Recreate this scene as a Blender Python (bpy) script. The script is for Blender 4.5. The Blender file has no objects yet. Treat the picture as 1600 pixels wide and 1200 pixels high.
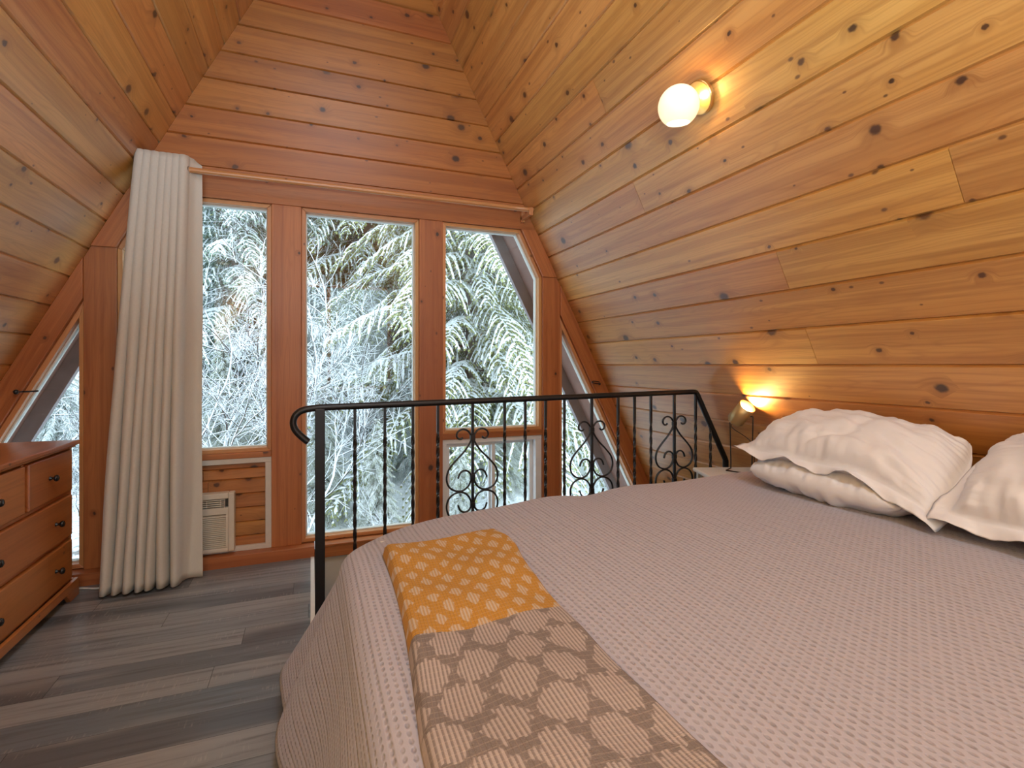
import bpy, math, random
from mathutils import Vector, Matrix, noise as mnoise
PI = math.pi
rnd = random.Random(7)
scene = bpy.context.scene
COL = scene.collection

# ------------------------------------------------------------------ camera, sky, big lights, exposure
cam_d = bpy.data.cameras.new('camera')
cam = bpy.data.objects.new('camera', cam_d); COL.objects.link(cam)
cam_d.sensor_width = 36.0
cam_d.lens = 36.0 * 806.0 / 1600.0
cam_d.shift_y = -31.0 / 1600.0
cam_d.clip_start = 0.02; cam_d.clip_end = 300
cam.location = (0, 0, 1.25)
cam.rotation_euler = (PI / 2, 0, math.radians(-21.26))
scene.camera = cam

world = bpy.data.worlds.new('overcast_sky'); scene.world = world
world.use_nodes = True
bg = world.node_tree.nodes['Background']
bg.inputs['Color'].default_value = (0.74, 0.90, 1.0, 1)
bg.inputs['Strength'].default_value = 2.15

def area_light(name, loc, rot, sx, sy, energy, color):
    l = bpy.data.lights.new(name, 'AREA'); l.shape = 'RECTANGLE'; l.size = sx; l.size_y = sy
    l.energy = energy; l.color = color
    o = bpy.data.objects.new(name, l); COL.objects.link(o)
    o.location = loc; o.rotation_euler = rot
    return o
# added fill light, out of view at the back window opening (faces +Y)
area_light('back_fill_light', (0.3, -2.52, 1.75), (PI / 2, 0, PI), 2.2, 1.9, 32, (0.76, 0.90, 1.0))
# unseen fill light, added to throw light up onto the boarded slopes
area_light('upward_fill_light', (-0.5, -1.4, 1.42), (PI, 0, 0), 0.9, 1.2, 170, (0.70, 0.87, 1.0))
# soft fill added under the ridge, aimed down; no skylight is there
area_light('ridge_fill_light', (0.306, -0.2, 4.25), (0, 0, 0), 0.5, 3.2, 30, (0.66, 0.85, 1.0))

scene.view_settings.view_transform = 'Standard'
scene.view_settings.look = 'None'
scene.view_settings.gamma = 1.0
scene.view_settings.use_curve_mapping = False
scene.view_settings.exposure = 0.88
scene.cycles.max_bounces = 10
scene.cycles.diffuse_bounces = 5
scene.cycles.transparent_max_bounces = 12
scene.cycles.caustics_reflective = False
scene.cycles.caustics_refractive = False
scene.cycles.sample_clamp_indirect = 6.0
scene.cycles.use_denoising = True

# ------------------------------------------------------------------ mesh builder
class MB:
    def __init__(s):
        s.v = []; s.f = []; s.uv = []; s.t = []; s.m = []
    def vert(s, p): s.v.append(tuple(p)); return len(s.v) - 1
    def face(s, idx, uv=None, tone=(0.5, 0.5), mat=0):
        s.f.append(tuple(idx)); s.uv.append(uv or [(0, 0)] * len(idx)); s.t.append(tone); s.m.append(mat)
    def hexa(s, p, tone=None, mat=0, length_axis=None):
        """p: 8 corners, bottom ring 0-3 then top ring 4-7"""
        tone = tone or (rnd.random(), rnd.random())
        b = len(s.v)
        P = [Vector(q) for q in p]
        s.v += [tuple(q) for q in P]
        ex = [(P[1] - P[0]), (P[3] - P[0]), (P[4] - P[0])]
        L = length_axis if length_axis is not None else max(range(3), key=lambda i: ex[i].length)
        du = ex[L].normalized()
        o1, o2 = rnd.random() * 20, rnd.random() * 20
        c = sum(P, Vector()) / 8
        for q in ((0, 3, 2, 1), (4, 5, 6, 7), (0, 1, 5, 4), (1, 2, 6, 5), (2, 3, 7, 6), (3, 0, 4, 7)):
            n = (P[q[1]] - P[q[0]]).cross(P[q[2]] - P[q[0]])
            n = n.normalized() if n.length > 1e-12 else Vector((0, 0, 1))
            fc = sum((P[i] for i in q), Vector()) / 4 - c
            dv = n.cross(du)
            if dv.length < 1e-3: dv = n.orthogonal()
            dv.normalize()
            k = 0.37 * (q[0] + q[2])
            uv = [(P[i].dot(du) + o1, P[i].dot(dv) + o2 + k) for i in q]
            if n.dot(fc) < 0: q = q[::-1]; uv = uv[::-1]
            s.face([b + i for i in q], uv, tone, mat)
    def box(s, a, b, tone=None, mat=0, ax=None):
        x0, y0, z0 = a; x1, y1, z1 = b
        s.hexa([(x0, y0, z0), (x1, y0, z0), (x1, y1, z0), (x0, y1, z0), (x0, y0, z1), (x1, y0, z1), (x1, y1, z1), (x0, y1, z1)], tone, mat, ax)
    def obox(s, c, size, R, tone=None, mat=0):
        c = Vector(c); hx, hy, hz = [k / 2 for k in size]
        s.hexa([c + R @ Vector(q) for q in ((-hx, -hy, -hz), (hx, -hy, -hz), (hx, hy, -hz), (-hx, hy, -hz), (-hx, -hy, hz), (hx, -hy, hz), (hx, hy, hz), (-hx, hy, hz))], tone, mat)
    def prism_xz(s, poly, y0, y1, tone=None, mat=0):
        """quad in x,z extruded along y"""
        s.hexa([(x, y0, z) for x, z in poly] + [(x, y1, z) for x, z in poly], tone, mat, None if len(poly) == 4 else 0)
    def tube(s, pts, r, n=8, twist=0.0, caps=True, mat=0, aspect=1.0, tone=(0.5, 0.5), up0=None):
        pts = [Vector(p) for p in pts]; N = len(pts)
        rs = r if isinstance(r, (list, tuple)) else [r] * N
        t0 = (pts[1] - pts[0]).normalized()
        up = Vector(up0) if up0 else (Vector((0, 1, 0)) if abs(t0.y) < 0.9 else Vector((0, 0, 1)))
        base = len(s.v); acc = 0
        for i in range(N):
            t = (pts[min(i + 1, N - 1)] - pts[max(i - 1, 0)]).normalized()
            sd = up - t * up.dot(t)
            if sd.length < 1e-5: sd = t.orthogonal()
            sd.normalize(); up = sd; bn = t.cross(sd)
            for k in range(n):
                a = 2 * PI * (k + 0.5) / n + twist * i / max(N - 1, 1)
                s.v.append(tuple(pts[i] + (sd * math.cos(a) * aspect + bn * math.sin(a)) * rs[i]))
            if i: acc += (pts[i] - pts[i - 1]).length
            if i:
                for k in range(n):
                    k2 = (k + 1) % n
                    a0 = base + (i - 1) * n; a1 = base + i * n
                    u0 = acc - (pts[i] - pts[i - 1]).length
                    s.face((a0 + k, a1 + k, a1 + k2, a0 + k2)[::-1], [(u0, k2 / n * .1), (acc, k2 / n * .1), (acc, k / n * .1), (u0, k / n * .1)], tone, mat)
        if caps:
            s.face([base + k for k in range(n)], None, tone, mat)
            s.face([base + (N - 1) * n + k for k in range(n)][::-1], None, tone, mat)
    def lathe(s, prof, M=Matrix(), n=24, mat=0, close=False):
        """prof: (radius, height) list, axis = local z"""
        base = len(s.v)
        for r, h in prof:
            for k in range(n):
                a = 2 * PI * k / n
                s.v.append(tuple(M @ Vector((r * math.cos(a), r * math.sin(a), h))))
        for i in range(len(prof) - 1):
            for k in range(n):
                k2 = (k + 1) % n
                s.face((base + i * n + k, base + i * n + k2, base + (i + 1) * n + k2, base + (i + 1) * n + k), [(k / n, prof[i][1]), ((k + 1) / n, prof[i][1]), ((k + 1) / n, prof[i + 1][1]), (k / n, prof[i + 1][1])], (0.5, 0.5), mat)
        if close:
            s.face([base + k for k in range(n)][::-1], None, (0.5, 0.5), mat)
            s.face([base + (len(prof) - 1) * n + k for k in range(n)], None, (0.5, 0.5), mat)
    def grid(s, fn, nu, nv, uvfn=None, mat=0, flip=False, closeu=False):
        base = len(s.v)
        for j in range(nv + 1):
            for i in range(nu + 1): s.v.append(tuple(fn(i / nu, j / nv)))
        for j in range(nv):
            for i in range(nu):
                q = [(i, j), (i + 1, j), (i + 1, j + 1), (i, j + 1)]
                if flip: q = q[::-1]
                s.face([base + b * (nu + 1) + a for a, b in q], [(uvfn(a / nu, b / nv) if uvfn else (a / nu, b / nv)) for a, b in q], (0.5, 0.5), mat)
    def build(s, name, mats, parent=None, smooth=False, bevel=0.0, weld=False):
        me = bpy.data.meshes.new(name)
        me.from_pydata(s.v, [], s.f)
        uvl = me.uv_layers.new(name='UVMap')
        at = me.attributes.new('tone', 'FLOAT_VECTOR', 'FACE')
        k = 0
        flat = []
        for uv in s.uv:
            for q in uv: flat += [q[0], q[1]]
        uvl.data.foreach_set('uv', flat)
        tv = []
        for t in s.t: tv += [t[0], t[1], 0.0]
        at.data.foreach_set('vector', tv)
        if not isinstance(mats, (list, tuple)): mats = [mats]
        for m in mats: me.materials.append(m)
        me.polygons.foreach_set('material_index', s.m)
        if smooth: me.polygons.foreach_set('use_smooth', [True] * len(s.f))
        me.update()
        o = bpy.data.objects.new(name, me); COL.objects.link(o)
        if weld:
            w = o.modifiers.new('weld', 'WELD'); w.merge_threshold = 0.0002
        if bevel:
            b = o.modifiers.new('bevel', 'BEVEL'); b.width = bevel; b.segments = 2; b.limit_method = 'ANGLE'; b.angle_limit = 0.7
        if parent: 
            o.parent = parent
            o.matrix_parent_inverse = Matrix.Translation(parent.location).inverted() if parent.type == 'EMPTY' or True else Matrix()
        return o

def tag(o, label=None, cat=None, group=None, kind=None):
    if label: o['label'] = label
    if cat: o['category'] = cat
    if group: o['group'] = group
    if kind: o['kind'] = kind
    return o
def empty(name, loc, label, cat, group=None):
    o = bpy.data.objects.new(name, None); COL.objects.link(o); o.location = loc; o.empty_display_size = .05
    return tag(o, label, cat, group)
def struct(o, label=None):
    o['kind'] = 'structure'
    if label: o['label'] = label; 
    return o
def catmull(P, n=6):
    P = [Vector(p) for p in P]; out = []
    for i in range(len(P) - 1):
        p0 = P[max(i - 1, 0)]; p1 = P[i]; p2 = P[i + 1]; p3 = P[min(i + 2, len(P) - 1)]
        for k in range(n):
            t = k / n
            out.append(0.5 * ((2 * p1) + (p2 - p0) * t + (2 * p0 - 5 * p1 + 4 * p2 - p3) * t * t + (3 * p1 - p0 - 3 * p2 + p3) * t ** 3))
    out.append(P[-1]); return out
def frame_z(z, origin):
    z = Vector(z).normalized(); q = Vector((0, 0, 1)).rotation_difference(z)
    return Matrix.Translation(Vector(origin)) @ q.to_matrix().to_4x4()

# ------------------------------------------------------------------ material helper
class NT:
    def __init__(s, name):
        s.mat = bpy.data.materials.new(name); s.mat.use_nodes = True
        s.t = s.mat.node_tree; s.n = s.t.nodes; s.l = s.t.links
        s.bsdf = s.n['Principled BSDF']; s.out = s.n['Material Output']
    def _in(s, sock, v):
        if v is None: return
        if isinstance(v, bpy.types.NodeSocket): s.l.new(v, sock)
        else:
            if isinstance(v, tuple) and len(v) == 3 and sock.type == 'RGBA': v = v + (1,)
            sock.default_value = v
    def math(s, op, a, b=None, c=None, clamp=False):
        n = s.n.new('ShaderNodeMath'); n.operation = op; n.use_clamp = clamp
        for i, v in enumerate((a, b, c)): s._in(n.inputs[i], v)
        return n.outputs[0]
    def mix(s, fac, a, b, blend='MIX'):
        n = s.n.new('ShaderNodeMix'); n.data_type = 'RGBA'; n.blend_type = blend
        s._in(n.inputs[0], fac); s._in(n.inputs[6], a); s._in(n.inputs[7], b)
        return n.outputs[2]
    def step(s, x, a, b, lo=0.0, hi=1.0):
        n = s.n.new('ShaderNodeMapRange'); n.interpolation_type = 'SMOOTHSTEP'
        for i, v in enumerate((x, a, b, lo, hi)): s._in(n.inputs[i], v)
        return n.outputs[0]
    def uv(s): return s.n.new('ShaderNodeUVMap').outputs[0]
    def geo(s, k): return s.n.new('ShaderNodeNewGeometry').outputs[k]
    def obj(s): return s.n.new('ShaderNodeTexCoord').outputs['Object']
    def attr(s, name):
        n = s.n.new('ShaderNodeAttribute'); n.attribute_name = name; return n.outputs['Vector']
    def sep(s, v):
        n = s.n.new('ShaderNodeSeparateXYZ'); s.l.new(v, n.inputs[0]); return n.outputs
    def comb(s, x, y=0.0, z=0.0):
        n = s.n.new('ShaderNodeCombineXYZ')
        for i, v in enumerate((x, y, z)): s._in(n.inputs[i], v)
        return n.outputs[0]
    def noise(s, vec, scale=1.0, detail=3.0, rough=0.5, dist=0.0):
        n = s.n.new('ShaderNodeTexNoise'); s.l.new(vec, n.inputs['Vector'])
        n.inputs['Scale'].default_value = scale; n.inputs['Detail'].default_value = detail
        n.inputs['Roughness'].default_value = rough; n.inputs['Distortion'].default_value = dist
        return n.outputs[0]
    def white(s, vec):
        n = s.n.new('ShaderNodeTexWhiteNoise'); n.noise_dimensions = '3D'; s.l.new(vec, n.inputs[0]); return n.outputs
    def voronoi(s, vec, scale=1.0, randomness=1.0):
        n = s.n.new('ShaderNodeTexVoronoi'); n.voronoi_dimensions = '2D'; s.l.new(vec, n.inputs['Vector'])
        n.inputs['Scale'].default_value = scale; n.inputs['Randomness'].default_value = randomness
        return n.outputs['Distance'], n.outputs['Color']
    def bump(s, h, strength=0.3, dist=0.01):
        n = s.n.new('ShaderNodeBump'); s.l.new(h, n.inputs['Height'])
        n.inputs['Strength'].default_value = strength; n.inputs['Distance'].default_value = dist
        s.l.new(n.outputs[0], s.bsdf.inputs['Normal']); return n
    def set(s, **kw):
        for k, v in kw.items(): s._in(s.bsdf.inputs[k.replace('_', ' ')], v)
        return s.mat

def flat(name, col, rough=0.5, metal=0.0, var=0.06, scale=25):
    m = NT(name)
    nz = m.noise(m.obj(), scale, 3)
    c = m.mix(nz, tuple(k * (1 - var) for k in col), tuple(min(1, k * (1 + var)) for k in col))
    return m.set(Base_Color=c, Roughness=rough, Metallic=metal)

def pine(name, lo, mid, hi, knot_amt=0.5, rough=0.38, knot_scale=1.0, var=1.0, coat=0.2):
    m = NT(name)
    u, v, _ = m.sep(m.uv())
    tr, th, _ = m.sep(m.attr('tone'))
    # knots
    kv = m.comb(m.math('MULTIPLY', u, 4.2 * knot_scale), m.math('MULTIPLY', v, 5.2 * knot_scale))
    d, kc = m.voronoi(kv)
    kr, kg, kb = m.sep(kc)
    on = m.math('LESS_THAN', kr, knot_amt)
    rad = m.math('MULTIPLY_ADD', m.math('MULTIPLY', kg, kg), 0.125, 0.045)
    wob = m.noise(m.comb(m.math('MULTIPLY', u, 60), m.math('MULTIPLY', v, 60)), 1.0, 2)
    dd = m.math('ADD', d, m.math('MULTIPLY_ADD', wob, 0.06, -0.03))
    core = m.math('MULTIPLY', m.step(dd, rad, m.math('MULTIPLY', rad, 0.45)), on)
    halo = m.math('MULTIPLY', m.step(d, m.math('MULTIPLY', rad, 3.2), m.math('MULTIPLY', rad, 0.5)), on)
    # pin knots
    d2, kc2 = m.voronoi(m.comb(m.math('MULTIPLY', u, 9.0), m.math('MULTIPLY', v, 15.0)))
    k2r, k2g, _ = m.sep(kc2)
    pin = m.math('MULTIPLY', m.step(d2, m.math('MULTIPLY_ADD', k2g, 0.10, 0.05), m.math('MULTIPLY_ADD', k2g, 0.04, 0.015)), m.math('LESS_THAN', k2r, 0.08))
    # grain warped around the knots
    vv = m.math('ADD', v, m.math('MULTIPLY', halo, 0.035))
    g1 = m.noise(m.comb(m.math('MULTIPLY', u, 1.3), m.math('MULTIPLY', vv, 42)), 1.0, 4, 0.6, 0.3)
    g2 = m.noise(m.comb(m.math('MULTIPLY', u, 0.8), m.math('MULTIPLY', vv, 9)), 1.0, 2, 0.5, 0.2)
    g3 = m.noise(m.comb(m.math('MULTIPLY', u, 6), m.math('MULTIPLY', vv, 190)), 1.0, 2, 0.6)
    w = m.n.new('ShaderNodeTexWave'); w.wave_type = 'BANDS'; w.bands_direction = 'Y'
    m.l.new(m.comb(m.math('MULTIPLY', u, 0.5), m.math('ADD', m.math('MULTIPLY', vv, 5.5), m.math('MULTIPLY', g2, 1.6))), w.inputs['Vector'])
    w.inputs['Scale'].default_value = 3.2; w.inputs['Distortion'].default_value = 1.2; w.inputs['Detail'].default_value = 1.0
    lines = m.math('POWER', w.outputs['Fac'], 4.0)
    base = m.mix(m.step(g2, 0.3, 0.7), mid, hi)
    base = m.mix(m.math('MULTIPLY', m.step(g1, 0.45, 0.75), 0.55), base, lo)
    base = m.mix(m.math('MULTIPLY', lines, 0.22), base, lo)
    g4 = m.noise(m.comb(m.math('MULTIPLY', u, 0.22), m.math('MULTIPLY', v, 19)), 1.0, 1, 0.5)
    base = m.mix(m.math('MULTIPLY', m.step(g4, 0.50, 0.58), 0.30), base, lo)
    base = m.mix(m.math('MULTIPLY', g3, 0.12), base, lo)
    base = m.mix(m.math('MULTIPLY', halo, 0.35), base, tuple(k * .7 for k in lo))
    kcol = m.mix(kb, (0.026, 0.010, 0.005), (0.095, 0.032, 0.012))
    base = m.mix(m.math('MULTIPLY', core, 0.93), base, kcol)
    base = m.mix(m.math('MULTIPLY', pin, 0.8), base, (0.09, 0.03, 0.012))
    hsv = m.n.new('ShaderNodeHueSaturation'); m.l.new(base, hsv.inputs['Color'])
    m.l.new(m.math('MULTIPLY_ADD', tr, 0.24 * var, 1 - 0.12 * var), hsv.inputs['Value'])
    m.l.new(m.math('MULTIPLY_ADD', th, 0.018 * var, 0.5 - 0.009 * var), hsv.inputs['Hue'])
    hgt = m.math('ADD', m.math('MULTIPLY', g1, 0.5), m.math('MULTIPLY', core, 0.4))
    m.bump(hgt, 0.10, 0.004)
    m.bsdf.inputs['Coat Weight'].default_value = coat; m.bsdf.inputs['Coat Roughness'].default_value = 0.42
    return m.set(Base_Color=hsv.outputs[0], Roughness=rough)

M = {}
M['pine'] = pine('knotty_pine_boards', (0.330, 0.118, 0.022), (0.60, 0.290, 0.074), (0.69, 0.372, 0.112), 0.46, coat=1.0)
M['gable'] = pine('darkened_gable_boards', (0.200, 0.056, 0.012), (0.36, 0.118, 0.024), (0.43, 0.155, 0.036), 0.50, var=0.8)  # redder boards, colour also darkened for the shade of the backlit gable
M['post'] = pine('fir_posts', (0.250, 0.066, 0.018), (0.42, 0.138, 0.040), (0.48, 0.17, 0.052), 0.12, 0.42, var=0.5)
M['stop'] = pine('pale_fir_stops', (0.42, 0.16, 0.05), (0.58, 0.27, 0.10), (0.64, 0.32, 0.13), 0.03, 0.4)
M['dresser'] = pine('stained_pine', (0.290, 0.090, 0.022), (0.44, 0.142, 0.034), (0.50, 0.175, 0.045), 0.10, 0.32, var=0.4)
M['rodwood'] = pine('varnished_rod_wood', (0.40, 0.17, 0.06), (0.55, 0.25, 0.09), (0.60, 0.3, 0.12), 0.0, 0.3)
M['white_vinyl'] = flat('white_vinyl', (0.74, 0.76, 0.78), 0.35)
M['white_trim'] = flat('white_painted_strip', (0.62, 0.58, 0.52), 0.5)
M['ac_plastic'] = flat('ivory_plastic', (0.66, 0.60, 0.50), 0.45)
M['ac_dark'] = flat('dark_vent_recess', (0.045, 0.04, 0.03), 0.6)
M['iron'] = flat('black_wrought_iron', (0.016, 0.015, 0.016), 0.36, 0.3, 0.2, 60)
M['knob'] = flat('black_knob', (0.012, 0.010, 0.010), 0.25)
M['drywall'] = flat('grey_drywall', (0.50, 0.50, 0.48), 0.8)
M['nosing'] = flat('white_floor_edging', (0.8, 0.8, 0.78), 0.5)
M['soffit'] = flat('weathered_brown_soffit', (0.20, 0.105, 0.08), 0.7, 0, 0.25, 8)
M['fascia'] = flat('grey_brown_fascia', (0.27, 0.24, 0.25), 0.7, 0, 0.25, 9)
M['brass'] = flat('brushed_brass', (0.80, 0.52, 0.20), 0.28, 0.9)
M['lampbrass'] = flat('satin_brass_shade', (0.50, 0.37, 0.18), 0.4, 0.6)
M['white_table'] = flat('white_lacquer', (0.70, 0.70, 0.68), 0.35)
M['cable'] = flat('white_cable', (0.75, 0.75, 0.73), 0.5)
M['mattress'] = flat('mattress_ticking', (0.75, 0.74, 0.72), 0.8)
M['dark_wood'] = flat('dark_bed_frame', (0.08, 0.05, 0.03), 0.5)
M['grommet'] = flat('bronze_grommet', (0.14, 0.09, 0.05), 0.35, 0.8)
M['gasket'] = flat('pale_window_gasket', (0.72, 0.74, 0.70), 0.5)

def m_glass():
    m = NT('window_glass')
    tr = m.n.new('ShaderNodeBsdfTransparent'); tr.inputs[0].default_value = (0.97, 0.985, 0.98, 1)
    gl = m.n.new('ShaderNodeBsdfGlossy'); gl.inputs['Roughness'].default_value = 0.0
    dp = m.n.new('ShaderNodeVectorMath'); dp.operation = 'DOT_PRODUCT'
    m.l.new(m.geo('Normal'), dp.inputs[0]); m.l.new(m.geo('Incoming'), dp.inputs[1])
    fr = m.math('MULTIPLY_ADD', m.math('POWER', m.math('SUBTRACT', 1.0, m.math('ABSOLUTE', dp.outputs['Value']), None, True), 5.0), 0.97, 0.03)
    mx = m.n.new('ShaderNodeMixShader')
    m.l.new(fr, mx.inputs[0]); m.l.new(tr.outputs[0], mx.inputs[1]); m.l.new(gl.outputs[0], mx.inputs[2])
    m.l.new(mx.outputs[0], m.out.inputs['Surface'])
    return m.mat
M['glass'] = m_glass()

def m_emit(name, col, st):
    m = NT(name)
    m.bsdf.inputs['Base Color'].default_value = (0.8, 0.75, 0.65, 1)
    m.bsdf.inputs['Emission Color'].default_value = col + (1,)
    m.bsdf.inputs['Emission Strength'].default_value = st
    m.bsdf.inputs['Roughness'].default_value = 0.25
    return m.mat
M['globe'] = m_emit('lit_opal_globe', (1.0, 0.74, 0.43), 0.54)
M['globe_in'] = m_emit('lit_globe_opening', (1.0, 0.85, 0.55), 1.6)
M['bulb'] = m_emit('lit_warm_bulb', (1.0, 0.60, 0.20), 230.0)

def m_floor():
    m = NT('grey_vinyl_planks')
    x, y, z = m.sep(m.obj())
    W, L = 0.152, 1.22
    yr = m.math('DIVIDE', y, W); row = m.math('FLOOR', yr); fy = m.math('FRACT', yr)
    off = m.math('MULTIPLY', m.white(m.comb(row, 3.3, 1.0))[0], L)
    xr = m.math('DIVIDE', m.math('ADD', x, off), L); colm = m.math('FLOOR', xr); fx = m.math('FRACT', xr)
    wn = m.white(m.comb(row, colm, 2.0)); r1, r2, r3 = m.sep(wn[1])
    tone = wn[0]
    seam = m.math('MAXIMUM', m.math('LESS_THAN', fy, 0.014), m.math('LESS_THAN', fx, 0.0022))
    gx = m.math('ADD', x, m.math('MULTIPLY', r1, 37)); gy = m.math('ADD', y, m.math('MULTIPLY', r2, 9))
    g1 = m.noise(m.comb(m.math('MULTIPLY', gx, 2.2), m.math('MULTIPLY', gy, 38)), 1, 4, 0.62, 0.4)
    g2 = m.noise(m.comb(m.math('MULTIPLY', gx, 1.1), m.math('MULTIPLY', gy, 9)), 1, 2, 0.5)
    saw = m.noise(m.comb(m.math('MULTIPLY', gx, 130), m.math('MULTIPLY', gy, 14)), 1, 2, 0.5)
    patch = m.noise(m.comb(gx, m.math('MULTIPLY', gy, 5)), 2.0, 2)
    tone = m.step(tone, 0.1, 0.9)
    c = m.mix(tone, (0.090, 0.090, 0.098), (0.275, 0.258, 0.248))
    c = m.mix(m.math('MULTIPLY', r3, 0.55), c, (0.175, 0.215, 0.25))
    c = m.mix(m.math('MULTIPLY', m.step(g1, 0.42, 0.72), 0.6), c, (0.062, 0.056, 0.058))
    c = m.mix(m.math('MULTIPLY', m.step(g2, 0.45, 0.75), 0.5), c, (0.35, 0.335, 0.32))
    c = m.mix(m.math('MULTIPLY', m.math('MULTIPLY', m.step(saw, 0.55, 0.7), m.step(patch, 0.5, 0.62)), 0.38), c, (0.42, 0.38, 0.35))
    c = m.mix(m.math('MULTIPLY', seam, 0.8), c, (0.012, 0.011, 0.011))
    m.bump(m.math('SUBTRACT', m.math('MULTIPLY', g1, 0.3), seam), 0.22, 0.003)
    return m.set(Base_Color=c, Roughness=m.math('MULTIPLY_ADD', g1, 0.2, 0.24))
M['floor'] = m_floor()

def m_linen(name, col, sc=500):
    m = NT(name)
    u, v, _ = m.sep(m.uv())
    a = m.noise(m.comb(m.math('MULTIPLY', u, sc), m.math('MULTIPLY', v, sc * .1)), 1, 2)
    b = m.noise(m.comb(m.math('MULTIPLY', u, sc * .1), m.math('MULTIPLY', v, sc)), 1, 2)
    f = m.math('MULTIPLY_ADD', m.math('ADD', a, b), 0.5, 0.0)
    c = m.mix(f, tuple(k * .82 for k in col), tuple(min(1, k * 1.12) for k in col))
    m.bump(f, 0.15, 0.001)
    m.bsdf.inputs['Sheen Weight'].default_value = 0.15
    return m.set(Base_Color=c, Roughness=0.85)
M['linen'] = m_linen('oatmeal_linen', (0.60, 0.575, 0.515))
def m_cotton():
    m = NT('white_cotton')
    p = m.obj()
    n1 = m.noise(p, 9, 3, 0.5, 0.6); n2 = m.noise(p, 300, 1)
    m.bump(m.math('ADD', n1, m.math('MULTIPLY', n2, 0.02)), 0.22, 0.03)
    return m.set(Base_Color=(0.755, 0.765, 0.81), Roughness=0.8)
M['cotton'] = m_cotton()

def m_coverlet():
    m = NT('waffle_coverlet')
    u, v, _ = m.sep(m.uv())
    px, py = 0.0165, 0.0200
    a = m.math('DIVIDE', u, px); ia = m.math('FLOOR', a)
    odd = m.math('MULTIPLY', m.math('FRACT', m.math('MULTIPLY', ia, 0.5)), 2)
    b = m.math('ADD', m.math('DIVIDE', v, py), m.math('MULTIPLY', odd, 0.5))
    fa = m.math('SUBTRACT', m.math('FRACT', a), 0.5); fb = m.math('SUBTRACT', m.math('FRACT', b), 0.5)
    r = m.math('SQRT', m.math('ADD', m.math('MULTIPLY', fa, fa), m.math('MULTIPLY', m.math('MULTIPLY', fb, fb), 0.42)))
    hole = m.step(r, 0.30, 0.10)
    # every third column is a raised rib without holes
    rib = m.math('FRACT', m.math('DIVIDE', ia, 3.0))
    strong = m.math('ADD', m.math('MULTIPLY', m.math('LESS_THAN', rib, 0.2), 0.18), m.math('MULTIPLY_ADD', m.white(m.comb(ia, m.math('FLOOR', b), 1.0))[0], 0.45, 0.5))
    hole = m.math('MULTIPLY', hole, strong)
    groove = m.step(m.math('ABSOLUTE', m.math('SUBTRACT', m.math('FRACT', m.math('DIVIDE', u, px * 3)), 0.17)), 0.13, 0.0)
    yarn = m.noise(m.comb(m.math('MULTIPLY', u, 500), m.math('MULTIPLY', v, 160)), 1, 2)
    c = m.mix(m.math('MULTIPLY', hole, 0.55), (0.408, 0.398, 0.482), (0.186, 0.175, 0.212))
    c = m.mix(m.math('MULTIPLY', groove, 0.07), c, (0.40, 0.34, 0.34))
    c = m.mix(m.math('MULTIPLY', yarn, 0.12), c, (0.5, 0.43, 0.43))
    h = m.math('SUBTRACT', m.math('MULTIPLY', yarn, 0.1), m.math('ADD', hole, m.math('MULTIPLY', groove, 0.45)))
    m.bump(h, 0.6, 0.006)
    m.bsdf.inputs['Sheen Weight'].default_value = 0.2
    return m.set(Base_Color=c, Roughness=0.9)
M['coverlet'] = m_coverlet()

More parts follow.
